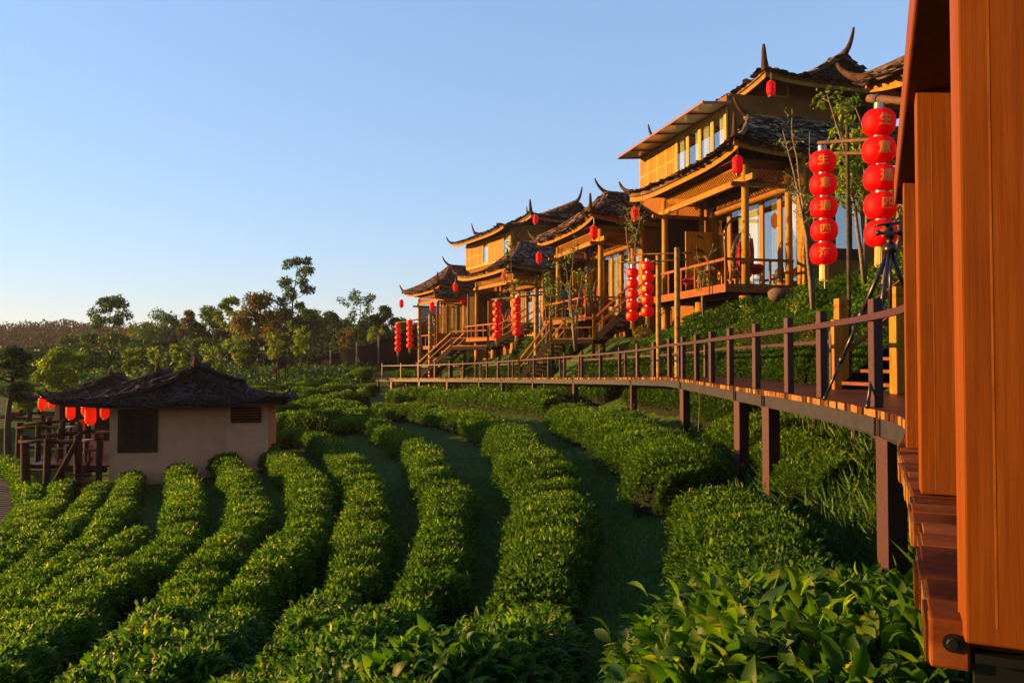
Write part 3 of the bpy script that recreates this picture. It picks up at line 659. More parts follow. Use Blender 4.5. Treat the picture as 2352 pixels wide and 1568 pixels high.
    m = MB(); m.tube([(2.7, uR, wr + .02), (5, uR, wr - .02), (10.3, uR, wr + .05)], .14, 8); m.build("ridge", M['shingle'], rf, True)
    for P0, P1, lf in (((.1, -.62, e), (2.9, uR, wr), .35), ((.1, 9.2, e), ((2.9, uR, wr) if not two_storey else (3.02, 9.2, 5.95)), .35)):
        t = np.linspace(0, 1, 10)[:, None]; pts = np.array(P0) * (1 - t) + np.array(P1) * t; pts[:, 2] += (-.22 * 4 * t * (1 - t) + lf * (1 - t) ** 2)[:, 0] + .05
        m = MB(); m.tube(pts, .11, 7); m.build("hip_ridge", M['shingle'], rf, True)
    horn(rf, (.1, -.6, e + .34), (-.10, -.16), .88, .15); horn(rf, (.1, 9.2, e + .34), (-.2, .95), .7, .14)
    horn(rf, (2.85, uR, wr + .03), (-.75, .0), .8, .14)
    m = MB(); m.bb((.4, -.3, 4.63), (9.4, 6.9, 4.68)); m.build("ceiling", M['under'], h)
    if two_storey:
        yb0, yb1, xf = 5.1, 14.6, 3.05
        m = MB(); zf = 6.45; zt = 8.36
        m.bb((xf, yb0, -2), (xf + .14, yb1, zf)); m.bb((xf, yb0, zt), (xf + .14, yb1, 9.02)); m.bb((xf + .14, yb0, 4.0), (9.6, yb0 + .14, 9.1)); m.bb((xf + .14, yb1 - .14, -2), (9.6, yb1, 9.1))
        m.bb((5.3, yb0 + .15, 9.1), (5.44, yb1, 9.95)); m.bb((5.3, yb0, 9.105), (12.5, yb0 + .148, 10.0)); m.bb((9.6, yb0 + .15, -2), (9.75, yb1, 9.95)); m.bb((xf + .14, yb0 + .14, 9.03), (9.6, yb1 - .14, 9.09))
        m.build("upper_wall", M['plaster'], h)
        m = MB(); m.bb((xf - .05, yb0 - .03, zf), (xf + .05, yb0 + .12, zt)); m.bb((xf - .06, yb0 - .04, zt), (xf + .0, yb1, zt + .12)); m.bb((xf - .06, yb0 - .04, zf - .12), (xf + .0, yb1, zf)); m.build("window_band_frame", M['white_frame'], h)
        ng = 4; yg = yb0 + .12
        if awning:
            for k in range(4):
                glazed(h, "upper_window", xf, yg + k * 1.22, yg + (k + 1) * 1.22 - .1, zf + .004, zt - .004, .09, 'white_frame', .07, [(.1 + .3 * (k % 2), .55 + .3 * (k % 2), 'curtain')], seed + k)
                m = MB(); m.bb((xf - .045, yg + (k + 1) * 1.22 - .1, zf + .002), (xf + .045, yg + (k + 1) * 1.22, zt - .002)); m.build("mullion", M['white_frame'], h)
            ys_ = yg + 4 * 1.22
        else:
            glazed(h, "upper_window", xf, yg + .1, yg + 1.3, zf + .004, zt - .004, .12, 'white_frame', .07, [(.3, .8, 'curtain')], seed)
            m = MB(); m.bb((xf - .01, yg + 1.3, zf + .002), (xf + .06, yg + 4.2, zt - .002)); m.build("plank_panel", M['timber'], h)
            glazed(h, "upper_window", xf, yg + 4.2, yg + 5.5, zf + .004, zt - .004, .12, 'white_frame', .07, [(.3, .8, 'curtain')], seed)
            ys_ = yg + 5.6
        n_ = 4
        for k in range(n_): shutter(h, "upper_shutter", xf, ys_ + k * (yb1 - ys_) / n_, ys_ + (k + 1) * (yb1 - ys_) / n_ - .03, zf + .004, zt - .004, 'pole')
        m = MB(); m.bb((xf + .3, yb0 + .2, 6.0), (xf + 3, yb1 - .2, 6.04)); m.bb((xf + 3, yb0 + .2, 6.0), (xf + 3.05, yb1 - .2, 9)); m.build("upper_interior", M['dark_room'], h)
        if awning:
            a0, a1, b0, b1 = (3.02, 8.56), (1.68, 8.46), 4.65, 14.5
            aw = MB(); aw.add([(a0[0], b0, a0[1]), (a1[0], b0, a1[1]), (a1[0], b1, a1[1]), (a0[0], b1, a0[1]), (a0[0], b0, a0[1] + .03), (a1[0], b0, a1[1] + .03), (a1[0], b1, a1[1] + .03), (a0[0], b1, a0[1] + .03)],
                              [(0, 1, 2, 3), (7, 6, 5, 4), (0, 4, 5, 1), (1, 5, 6, 2), (2, 6, 7, 3), (3, 7, 4, 0)])
            ao = aw.build("awning", M['awning'], h)
            m = MB(); m.bar((a1[0] - .03, b0 - .02, a1[1] - .01), (a1[0] - .03, b1 + .02, a1[1] - .01), .06, .10)
            for k in range(7):
                yy = b0 + .05 + (b1 - b0 - .1) * k / 6; m.bar((a1[0] + .005, yy, a1[1] - .04), (a0[0], yy, a0[1] - .04), .07, .08)
            m.build("awning_frame", M['awning_frame'], ao)
        else:
            roof_part(patch((1.9, 4.2, 8.62), (1.9, 15.3, 8.62), (5.25, 5.2, 9.75), (5.25, 14.3, 9.75), .15, .25, 36, 10), rf, M['shingle'], seed=seed + 5, fascia=.2)
            horn(rf, (1.9, 15.3, 8.85), (-.2, .9), .7)
        # upper roof with lattice gable
        z0, z1, z2 = 9.62, 10.35, 11.45
        roof_part(patch((4.3, 4.0, z0), (4.3, 15.4, z0), (7.2, 5.4, z1), (7.2, 14.0, z1), .12, .3, 36, 8), rf, M['shingle'], seed=seed + 6, fascia=.2)
        roof_part(patch((7.15, 5.1, z1), (7.15, 14.3, z1), (9.2, 5.1, z2), (9.2, 14.3, z2), .06, .0, 30, 8), rf, M['shingle'], seed=seed + 7, soffit=False)
        roof_part(patch((14.2, 3.96, z0), (4.26, 3.96, z0), (11.2, 5.4, z1), (7.2, 5.4, z1), .12, .3, 30, 8), rf, M['shingle'], seed=seed + 8, fascia=.2)
        roof_part(patch((11.25, 14.3, z1), (11.25, 5.1, z1), (9.2, 14.3, z2), (9.2, 5.1, z2), .06, .0, 24, 8), rf, M['shingle'], seed=seed + 9, soffit=False)
        roof_part(patch((14.2, 15.4, z0), (14.2, 4.0, z0), (11.2, 14.0, z1), (11.2, 5.4, z1), .12, .3, 24, 8), rf, M['shingle'], seed=seed + 10, soffit=False)
        roof_part(patch((4.3, 15.44, z0), (14.2, 15.44, z0), (7.2, 14.0, z1), (11.2, 14.0, z1), .12, .3, 24, 8), rf, M['shingle'], seed=seed + 11, soffit=False)
        gb = MB(); gb.add([(7.3, 5.42, z1 - .1), (11.1, 5.42, z1 - .1), (9.2, 5.42, z2 - .06)], [(0, 1, 2)]); go = gb.build("gable", M['dark_room'], rf)
        m = MB()
        for k in range(16):
            x = 7.45 + k * .233; hh = (1 - abs(x - 9.2) / 2.0) * (z2 - z1); m.bb((x - .035, 5.36, z1 - .08), (x + .035, 5.40, z1 + hh - .1))
        for k in range(7):
            zz = z1 + k * .15; hw_ = 2.0 * (1 - (zz - z1 + .08) / (z2 - z1)); 
            if hw_ > .1: m.bb((9.2 - hw_, 5.325, zz - .03), (9.2 + hw_, 5.358, zz + .03))
        m.build("gable_lattice", M['bark'], go)
        m = MB(); m.tube([(9.2, 4.95, z2 + .06), (9.2, 9, z2), (9.2, 14.4, z2 + .06)], .13, 8); m.build("ridge", M['shingle'], rf, True)
        horn(rf, (4.3, 4.0, z0 + .3), (-.1, -.05), 1.05, .20); horn(rf, (9.2, 5.0, z2 + .05), (.25, -.3), 1.1, .16); horn(rf, (9.2, 14.3, z2 + .05), (0, .3), 1.2, .14)
        horn(rf, (4.3, 15.4, z0 + .3), (-.2, .5), 1.0)
        m = MB(); m.bb((5.28, yb0 - .03, 9.12), (6.2, yb0 - .004, 9.2)); m.bb((6.1, yb0 - .03, 9.2), (6.2, yb0 - .004, 9.7)); m.build("vent_window_trim", M['white_frame'], h)
    return h
H1 = (at(1665.1, 651.3, 29.1), .252); H2 = (at(1344, 722.3, 40.77), .270); H3 = (at(1154.5, 770.7, 56.4), .443); H4 = (at(997.5, 793.4, 66.5), .429)
H0 = (Vector((11.25, 11.0, 2.35)), .252)
house1 = cabin(H1[0], H1[1], "nearest big house with glass awning over its upper windows and an orange lit verandah", True, True, seed=11)
house2 = cabin(H2[0], H2[1], "single storey verandah house between the two tall houses, saplings in front", False, seed=31)
house3 = cabin(H3[0], H3[1], "farther tall house with tiled upper eaves and cream upper windows", True, False, seed=51)
house4 = cabin(H4[0], H4[1], "farthest small verandah house at the left end of the row", False, seed=71)
house0 = cabin(H0[0], H0[1], "house mostly hidden behind the orange timber posts, only its shingled roof corner showing", False, seed=91, bare=True)
def partition(h, y, x0, x1, z0=0.05, z1=3.6, n=3, seed=0):
    m = MB(); wd = (x1 - x0) / n
    for k in range(n + 1): m.bb((x0 + k * wd - .05, y - .04, z0), (x0 + k * wd + .05, y + .04, z1))
    for zz in (z0, z0 + .85, z1 - .12): m.bb((x0, y - .034, zz), (x1, y + .034, zz + .12))
    m.bb((x0, y - .012, z0 + .1), (x1, y + .012, z0 + .86)); o = m.build("side_partition", M['red_timber'], h)
    for k in range(n):
        q = MB(); a, b = x0 + k * wd + .12, x0 + (k + 1) * wd - .12; lo, hi = z0 + 1.05, z1 - .22
        lattice(q, (a, y, lo), (b - a, 0, 0), (0, 0, hi - lo), 7, 12, .035, .03, False)
        q.bb((a - .06, y - .03, lo - .06), (a, y + .03, hi + .06)); q.bb((b, y - .03, lo - .06), (b + .06, y + .03, hi + .06)); q.build("fret_panel", M['white_frame'], o)
partition(house3, 7.35, .3, 2.9); partition(house4, -.42, .1, 2.95)
pr = empty("side_roof", (0, 0, 0)); pr.parent = house4
roof_part(patch((-.5, -1.6, 4.0), (4.2, -1.6, 4.0), (-.2, -.35, 4.75), (4.2, -.35, 4.75), .08, .2, 18, 6), pr, M['shingle'], seed=75, fascia=.18)

# ------------------------------------------------------------------ things on the verandahs (own objects, placed in a house's axes)
def inhouse(H, x, y, z=0.0):
    c, s = math.cos(H[1]), math.sin(H[1]); return Vector((H[0][0] + x * c - y * s, H[0][1] + x * s + y * c, H[0][2] + z))
def egg_chair(label):
    r = empty("hanging_chair", (0, 0, 0), 0, label, "hanging chair", "hanging basket chairs on the verandahs")
    m = MB(); t = np.linspace(0, 1, 18)[:, None]; an = np.linspace(-.1, 1.0, 18)
    pts = [(0.0, .62 - 0.05 * math.sin(a * 3), 0.05) for a in (0,)]
    arc = [(0, .75 - .02 * i, .05 + .12 * i) for i in range(3)] + [(0, .72 + .12 * math.sin(q * 1.9), .35 + 1.75 * q) for q in np.linspace(.05, .8, 8)] + [(0, .78 - .55 * q * q - .1 * q, 1.8 + .42 * math.sin(q * 1.55)) for q in np.linspace(.15, 1, 7)]
    m.tube(arc, .035, 8); ring = [(.55 * math.cos(a), .25 + .55 * math.sin(a), .03) for a in np.linspace(0, 6.28, 24)]; m.tube(ring, .03, 6); m.build("stand", M['black'], r, True)
    m = MB(); m.tube([(0, .1, 2.2), (0, .1, 1.75)], .015, 5)
    for k in range(14):
        m_ = k * math.pi / 14 - math.pi / 2 + .1
        pts = [(.52 * math.cos(e) * math.sin(m_), .12 + .42 * math.cos(e) * math.cos(m_), .98 + .78 * math.sin(e)) for e in np.linspace(-1.45, 1.55, 14)]; m.tube(pts, .012, 4)
    for e in np.linspace(-1.2, 1.2, 10):
        pts = [(.52 * math.cos(e) * math.sin(a), .12 + .42 * math.cos(e) * math.cos(a), .98 + .78 * math.sin(e)) for a in np.linspace(-1.6, 1.6, 14)]; m.tube(pts, .010, 4)
    m.build("basket", M['wicker'], r)
    m = MB(); th = np.linspace(-1.35, 1.35, 15); ph = np.linspace(-1.35, .75, 13); P = np.array([[(.49 * math.cos(e) * math.sin(a), .10 + .40 * math.cos(e) * math.cos(a) - .10 * (1 if abs(a) < 9 else 0), .98 + .70 * math.sin(e) + .03 * math.sin(a * 7 + e * 5)) for a in th] for e in ph])
    m.grid(P)
    m.lathe([(0.0, .40), (.3, .42), (.46, .50), (.50, .60), (.40, .69), (.2, .70), (0, .68)], 18, (0, -.05, 0), .5, 1, .8)
    m.build("cushion", M['cushion'], r, True)
    return r
ec = egg_chair("hanging basket chair with red cushion by the corner of the nearest verandah")
chairs = [(H1, 1.7, 1.1, 1.5, None), (H1, 1.9, 5.9, -1.1, "hanging basket chair with red cushion at the back end of the nearest verandah"),
          (H2, 1.6, 1.1, 1.2, "hanging chair with big red cushion on the middle house's near verandah corner"), (H2, 1.5, 5.3, -.8, "hanging chair with red cushion behind the saplings of the middle house"),
          (H3, 1.5, 1.2, 1.3, "hanging chair with pink red cushion on the tall far house's verandah"), (H3, 1.6, 4.6, -.9, "hanging chair with red cushion before the fret panels of the tall far house"),
          (H4, 1.5, 1.2, 1.2, "hanging chair with red cushion before the fret panels of the farthest house"), (H4, 1.6, 5.2, -.7, "hanging chair with pink cushion at the left end of the farthest house")]
for k, (H, x, y, rz, lb) in enumerate(chairs):
    o = ec if k == 0 else copy_tree(ec)
    o.location = inhouse(H, x, y, .003); o.rotation_euler = (0, 0, H[1] + rz); o.scale = (1.25,) * 3
    if lb: o["label"] = lb
def table(loc, rz, label, w_=.9, d_=.6, h_=.72, mat='timber'):
    r = empty("low_table", loc, rz, label, "table")
    m = MB(); m.bb((-d_ / 2, -w_ / 2, h_ - .04), (d_ / 2, w_ / 2, h_)); m.build("tabletop", M[mat], r)
    for sx in (-1, 1):
        for sy in (-1, 1):
            m = MB(); m.bb((-.03, -.03, 0), (.03, .03, h_ - .041)); m.build("leg", M[mat], r, loc=(sx * (d_ / 2 - .07), sy * (w_ / 2 - .07), 0))
    return r
table(inhouse(H1, 1.2, 3.3, .003), H1[1], "small wooden table on the nearest verandah with a bottle on it", 1.1, .7, .86)
def stool(loc, rz, label):
    r = empty("wooden_chair", loc, rz, label, "chair", "small wooden chairs on the nearest verandah")
    m = MB(); m.bb((-.22, -.22, .42), (.22, .22, .46)); m.build("seat", M['timber'], r)
    m = MB(); m.bb((.18, -.22, .46), (.22, -.17, .95)); m.bb((.18, .17, .46), (.22, .22, .95)); m.bb((.185, -.17, .62), (.215, .17, .68)); m.bb((.185, -.17, .84), (.215, .17, .94)); m.build("backrest", M['timber'], r)
    for sx in (-1, 1):
        for sy in (-1, 1): m = MB(); m.bb((-.02, -.02, 0), (.02, .02, .418)); m.build("leg", M['timber'], r, loc=(sx * .18, sy * .18, 0))
stool(inhouse(H1, 1.9, 2.6, .003), H1[1] + .4, "small wooden chair right of the table on the nearest verandah"); stool(inhouse(H1, 1.9, 4.2, .003), H1[1] - .3, "small wooden chair left of the table on the nearest verandah")
b = empty("water_bottle", inhouse(H1, 1.2, 3.5, .866), 0, "clear plastic water bottle standing on the verandah table", "bottle")
m = MB(); m.lathe([(0, 0), (.05, 0), (.052, .18), (.02, .25), (.018, .28)], 12); m.build("body", M['white'], b, True); m = MB(); m.lathe([(.021, .281), (.021, .31), (0, .31)], 10); m.build("cap", M['awning'], b)
b = empty("snack_bag", inhouse(H1, 1.15, 3.1, .866), .5, "crumpled pale bag lying on the verandah table", "bag")
m = MB(); P = np.array([[(.14 * math.cos(a) * math.cos(e) * (1 + .2 * math.sin(a * 5)), .11 * math.sin(a) * math.cos(e), .07 + .08 * math.sin(e) * (1 + .25 * math.sin(a * 4))) for a in np.linspace(0, 6.28, 16)] for e in np.linspace(-1.2, 1.5, 8)]); m.grid(P); m.build("bag", M['white'], b)

# ------------------------------------------------------------------ staircases from the boardwalk
def stairs(name, flights, landing, label, wide=1.15):
    """flights: (bottom, top) points; landing: (p, q, depth) platform"""
    p0 = Vector(flights[0][0]); r = empty("staircase", p0, 0, label, "stairs", "wooden stairs from the boardwalk up to the houses"); o0 = np.array(p0)
    for a, b in flights:
        a = np.array(a, float) - o0; b = np.array(b, float) - o0; d = b - a; hd = d * np.array([1, 1, 0]); hd /= np.linalg.norm(hd); sd = np.array([hd[1], -hd[0], 0]); n = max(3, int(round(d[2] / .2)))
        R = np.stack([sd, hd, np.array([0, 0, 1.])], 1)
        for k in range(n):
            m = MB(); m.box((0, 0, 0), (wide - .07, .27, .05), R, random.random()); m.build("tread", M['stair'], r, loc=a + d * (k + .6) / n)
        for sg in (-1, 1):
            off = sd * sg * wide / 2; m = MB(); m.bar(a + off - (0, 0, .12), b + off - (0, 0, .12), .05, .30); m.build("stringer", M['tar'], r)
            m = MB(); m.bar(a + off * 1.02 + (0, 0, .92), b + off * 1.02 + (0, 0, .92), .06, .11)
            m.bar(a + off * 1.02 + (0, 0, .50), b + off * 1.02 + (0, 0, .50), .05, .06); m.build("handrail", M['stair'], r)
            for e in (a, b):
                m = MB(); m.box((0, 0, .52), (.13, .13, 1.25)); m.build("post", M['timber'], r, loc=e + off * 1.02)
    if landing:
        p, q, dep = [np.array(landing[0], float) - o0, np.array(landing[1], float) - o0, landing[2]]; hd = (q - p); L = np.linalg.norm(hd); hd /= L; sd = np.array([hd[1], -hd[0], 0])
        R = np.stack([sd, hd, np.array([0, 0, 1.])], 1); m = MB(); m.box((p + q) / 2 - (0, 0, .03), (dep, L, .06), R); m.build("landing", M['stair'], r)
        m = MB()
        for sg in (-1, 1): m.bar(p + sd * sg * dep / 2 - (0, 0, .17), q + sd * sg * dep / 2 - (0, 0, .17), .06, .22)
        m.bar(p - sd * dep / 2 + (0, 0, -.17), p + sd * dep / 2 - (0, 0, .17), .055, .215); m.bar(q - sd * dep / 2 - (0, 0, .17), q + sd * dep / 2 - (0, 0, .17), .055, .215); m.build("landing_frame", M['tar'], r)
        m = MB(); off = sd * dep / 2 * 1.0
        m.bar(p + off + (0, 0, .95), q + off + (0, 0, .95), .06, .10); m.bar(p + off + (0, 0, .5), q + off + (0, 0, .5), .05, .06); m.build("handrail", M['stair'], r)
        for e in (p, q):
            for sg in (-1, 1):
                wp = e + sd * sg * dep / 2 * .96 + o0; zz = gz(wp[0], wp[1]); L_ = max(.4, wp[2] - .28 - zz + .4); m = MB(); m.box((0, 0, -L_ / 2), (.14, .14, L_)); m.build("support_post", M['dark_wood'], r, loc=e + sd * sg * dep / 2 * .96 - (0, 0, .281))
    return r
stairs("s", [((.75, 40.3, deckz(40)), (2.3, 39.0, 1.55)), ((4.2, 37.9, 1.55), (6.0, 36.9, 3.25))], ((2.3, 39.0, 1.55), (4.2, 37.9, 1.55), 1.3), "wooden stairs with a landing climbing to the far end of the nearest verandah")
stairs("s", [((-6.3, 55.3, deckz(55)), (-3.6, 52.6, 1.45)), ((-1.2, 50.6, 1.45), (1.3, 48.9, 2.8))], ((-3.6, 52.6, 1.45), (-1.2, 50.6, 1.45), 1.3), "farther wooden stairs with a landing climbing to the middle house")
stairs("s", [((5.45, 11.75, -.02), (7.9, 12.2, 1.75))], None, "wooden stairs between two amber posts at the near right side of the boardwalk", 1.95)
ps = empty("stair_newel", (5.38, 12.8, 0.003), .1, "amber square stair post standing left of the tripod", "post", "amber newel posts of the nearest stairs")
m = MB(); m.bb((-.085, -.085, 0), (.085, .085, 1.32)); o = m.build("shaft", M['timber'], ps); b = o.modifiers.new("bevel", 'BEVEL'); b.width = .012; b.segments = 2
m = MB(); m.bb((-.078, -.078, 1.32), (.078, .078, 1.35)); m.bb((-.085, -.085, 1.35), (.085, .085, 1.47)); o = m.build("cap", M['timber'], ps); b = o.modifiers.new("bevel", 'BEVEL'); b.width = .012; b.segments = 2
q = copy_tree(ps); q.location = (5.3, 10.75, .003); q["label"] = "amber square stair post seen behind the tripod legs, next to the big timber frame"

# ------------------------------------------------------------------ lanterns
def glyph(ch, size):
    cu = bpy.data.curves.new("glyph", 'FONT'); cu.body = ch; cu.size = size; cu.align_x = 'CENTER'; cu.offset = size * .018; cu.resolution_u = 3
    ob = bpy.data.objects.new("glyph", cu); COL.objects.link(ob); dg = bpy.context.evaluated_depsgraph_get(); dg.update()
    me = bpy.data.meshes.new_from_object(ob.evaluated_get(dg)); bpy.data.objects.remove(ob); bm = bmesh.new(); bm.from_mesh(me)
    for ax in (0, 1):
        co = [v.co[ax] for v in bm.verts]; lo, hi = min(co), max(co)
        for k in range(1, 8):
            n = [0, 0, 0]; n[ax] = 1; c = [0, 0, 0]; c[ax] = lo + (hi - lo) * k / 8
            bmesh.ops.bisect_plane(bm, geom=bm.verts[:] + bm.edges[:] + bm.faces[:], plane_co=c, plane_no=n)
    yc = (max(v.co.y for v in bm.verts) + min(v.co.y for v in bm.verts)) / 2
    xc = (max(v.co.x for v in bm.verts) + min(v.co.x for v in bm.verts)) / 2
    for v in bm.verts: v.co.x -= xc; v.co.y -= yc
    bm.to_mesh(me); bm.free(); return me
LW, LH = .23, .195                                         # half width, half height of a round lantern
def round_r(z):
    q = max(0, 1 - (abs(z) / LH) ** 2.4); return .075 + (LW - .075) * q ** .5
def lantern_mesh():
    m = MB(); n = 56; pr = []
    for k in range(29):
        z = -LH + 2 * LH * k / 28; pr.append((round_r(z) * (1 - (.010 if k % 2 else 0)), z))
    m.lathe(pr, n); return m
_LM = {}
def wrapped(ch):
    if ch in _LM: return _LM[ch]
    me = glyph(ch, .19); 
    for v in me.vertices:
        x, y = v.co.x, v.co.y; r = round_r(y) + .006; a = x / LW; v.co = Vector((r * math.sin(a), -r * math.cos(a), y))
    me.materials.clear(); me.materials.append(M['goldtext']); _LM[ch] = me; return me
_proto = {}
def lantern_string(loc_top, label, scale=1.0, rz=0.0, gap=.425):
    """five round lanterns strung on one cord under loc_top, the last with a fringe"""
    r = empty("lantern_string", loc_top, rz, label, "lantern string", "strings of five round red lanterns")
    if not _proto:
        a = lantern_mesh(); o = a.build("lantern", M['lantern'], None, True); _proto['l'] = o.data; bpy.data.objects.remove(o)
        m = MB(); m.lathe([(.0, .285), (.075, .285), (.075, .190), (.062, .185)], 20); o = m.build("cap", M['silver']); _proto['c'] = o.data; bpy.data.objects.remove(o)
        m = MB()
        m.lathe([(.072, -.19), (.072, -.215), (0, -.215)], 20)
        for k in range(46):
            an = k * 6.283 / 46; rr = .066 if k % 2 else .045; L_ = .22 + .06 * random.random(); m.tube([(rr * math.cos(an), rr * math.sin(an), -.213), (rr * 1.06 * math.cos(an), rr * 1.06 * math.sin(an), -.213 - L_)], .009, 4)
        m.tube([(0, 0, -.3), (0.01, 0, -.62)], [.016, .008], 5)
        o = m.build("tassel", M['gold']); _proto['t'] = o.data; bpy.data.objects.remove(o)
    m = MB(); m.tube([(0, 0, .1), (0, 0, -gap * 4 - .3)], .006, 5); m.build("cord", M['bamboo_dark'], r)
    for k, ch in enumerate("生意通四海"):
        o = bpy.data.objects.new("lantern", _proto['l']); COL.objects.link(o); o.parent = r; o.location = (random.uniform(-.012, .012), random.uniform(-.01, .01), -.24 - gap * k)
        o.rotation_euler = (0, random.uniform(-.04, .04), random.uniform(-.1, .1))
        c = bpy.data.objects.new("cap", _proto['c']); COL.objects.link(c); c.parent = o
        gl = bpy.data.objects.new("character", wrapped(ch)); COL.objects.link(gl); gl.parent = o
    t = bpy.data.objects.new("tassel", _proto['t']); COL.objects.link(t); t.parent = r; t.location = (0, 0, -.24 - gap * 4)
    r.scale = (scale,) * 3
    return r
def face(px): return -math.atan2((px - CXP), FPX)
lantern_string(at(2018, 245, 11.35), "largest string of five red lanterns with gold characters, beside the timber frame", 1.0, face(2018) + .35, .405)
lantern_string(at(1890, 341, 13.75), "second largest string of five red lanterns with gold characters, before the leafy sapling", 1.0, face(1890) + .05, .405)
lantern_string(at(1452, 612, 29.3), "string of five red lanterns left of its twin by the two bamboo poles", 1.0, face(1452) - .6, .405)
lantern_string(at(1487, 597, 28.2), "string of five red lanterns right beside the two bamboo poles below the nearest house", 1.0, face(1487) - .6, .405)
lantern_string(at(1141, 690, 42.5), "string of five red lanterns left of the dark bamboo pole below the tall far house", 1.0, face(1141) - .6, .41)
lantern_string(at(1187, 681, 41.0), "string of five red lanterns hanging right before the dark bamboo pole", 1.0, face(1187) - .6, .41)
lantern_string(at(914, 742, 57.0), "farthest left string of five red lanterns above the end of the boardwalk", 1.0, face(914) - .6, .41)
lantern_string(at(941, 733, 56.0), "string of five red lanterns at the far end, next to the bamboo pole there", 1.0, face(941) - .6, .41)
def bamboo_pole(p, top_z, r, label, lean=(0, 0)):
    z0 = gz(p[0], p[1]) - .25; L = top_z - z0; o = empty("bamboo_pole", (p[0], p[1], z0), 0, label, "bamboo pole", "bamboo poles carrying the lantern strings"); m = MB(); n = int(L / .34); pts = []; rr = []
    for k in range(n + 1):
        z = L * k / n
        for dz, q in ((-.02, .99), (0, 1.10), (.02, .99)): pts.append((lean[0] * z / L, lean[1] * z / L, max(0, z + dz))); rr.append(r * q * (1 - .15 * z / L))
    m.tube(pts, rr, 12); m.build("culm", M['bamboo' if r > .06 else 'bark'], o, True); return o
def cross_bar(a, b, label, r=.035):
    o = empty("bamboo_crossbar", a, 0, label, "bamboo bar", "bamboo cross bars of the lantern stands"); d = np.array(b) - np.array(a); m = MB(); m.tube([(0, 0, 0), d * .5, d], r, 8); m.build("bar", M['bamboo_bar'], o, True)
    for k in (.15, .85): m = MB(); m.tube([d * k, d * (k + .06)], r * 1.25, 8); m.build("binding", M['bamboo_dark'], o)
pB = at(1555, 570, 27.6); pA = at(1512, 588, 28.6); bamboo_pole(pB, pB.z, .115, "thick bamboo pole with shadow marks, right of the pair before the nearest house"); bamboo_pole(pA, pA.z, .11, "bamboo pole left of the pair before the nearest house")
cross_bar(at(1440, 604, 29.1), at(1575, 596, 27.4), "bamboo bar tied to the two bamboo poles, carrying two lantern strings"); cross_bar(at(1460, 584, 29.0), at(1590, 581, 27.5), "thinner bamboo bar tied across the top of the two bamboo poles", .028)
pC = at(1232, 664, 41.5); bamboo_pole(pC, pC.z, .15, "dark bamboo pole before the tall far house's door"); pC2 = at(1192, 770, 42.0)
cross_bar(at(1130, 688, 42.6), at(1245, 676, 41.2), "bamboo bar on the dark pole below the tall far house", .05); cross_bar(at(1180, 672, 42.0), at(1250, 670, 41.3), "upper bamboo bar on the dark pole below the tall far house", .04)
pD = at(989, 722, 55.0); bamboo_pole(pD, pD.z, .17, "bamboo pole in sun at the far end of the boardwalk"); pE = at(964, 732, 56.2); bamboo_pole(pE, pE.z, .13, "thinner bamboo pole at the far end beside the red lanterns")
cross_bar(at(908, 742, 57.2), at(992, 728, 55.2), "bamboo bar at the far end carrying the last two lantern strings", .05)
pF = at(1946, 290, 12.9); bamboo_pole(pF, pF.z, .035, "tall bamboo pole between the two largest lantern strings")
cross_bar(at(1880, 328, 13.8), at(2040, 318, 11.6), "bamboo bar holding the second largest lantern string", .03); cross_bar(at(1918, 352, 13.3), at(2010, 352, 12.1), "lower bamboo bar tied to the tall pole by the largest lanterns", .028)
cross_bar(at(1995, 226, 11.7), at(2110, 236, 10.9), "bamboo purlin with open end under the hidden house's eave, above the largest lanterns", .06)
def tube_lantern(p, label, mat='lantern', s=1.0, ink=True, hang=.35):
    r = empty("tube_lantern", p, 0, label, "lantern", "oblong red lanterns hanging from the eaves")
    m = MB(); pr = []
    for k in range(19):
        z = -.32 + .64 * k / 18; q = max(0, 1 - (abs(z) / .32) ** 4.0); pr.append(((.085 + .105 * q ** .5) * (1 - (.012 if k % 2 else 0)), z))
    m.lathe(pr, 24); m.build("shade", M[mat], r, True)
    cm = M['black' if mat == 'lantern' else 'gold']; m = MB(); m.lathe([(0, .36), (.08, .36), (.085, .32)], 14); m.build("cap", cm, r); m = MB(); m.lathe([(.085, -.32), (.08, -.37), (0, -.37)], 14); m.build("base_ring", cm, r)
    m = MB(); m.tube([(0, 0, .36), (0, 0, .36 + hang)], .008, 4); m.build("cord", M['black'], r)
    if ink:
        m = MB()
        for zz in (.09, -.09):
            for k in range(5):
                a0 = random.uniform(-.28, .28); a1 = a0 + random.uniform(-.3, .3); z0 = zz + random.uniform(-.06, .06); z1 = zz + random.uniform(-.06, .06); rr = .196
                m.bar((rr * math.sin(a0), -rr * math.cos(a0), z0), (rr * math.sin(a1 + .05), -rr * math.cos(a1 + .05), z1 + .01), .016, .012)
        m.build("brush_mark", M['ink'], r)
    r.scale = (s,) * 3; r.rotation_euler = (0, 0, random.uniform(-.5, .1)); return r
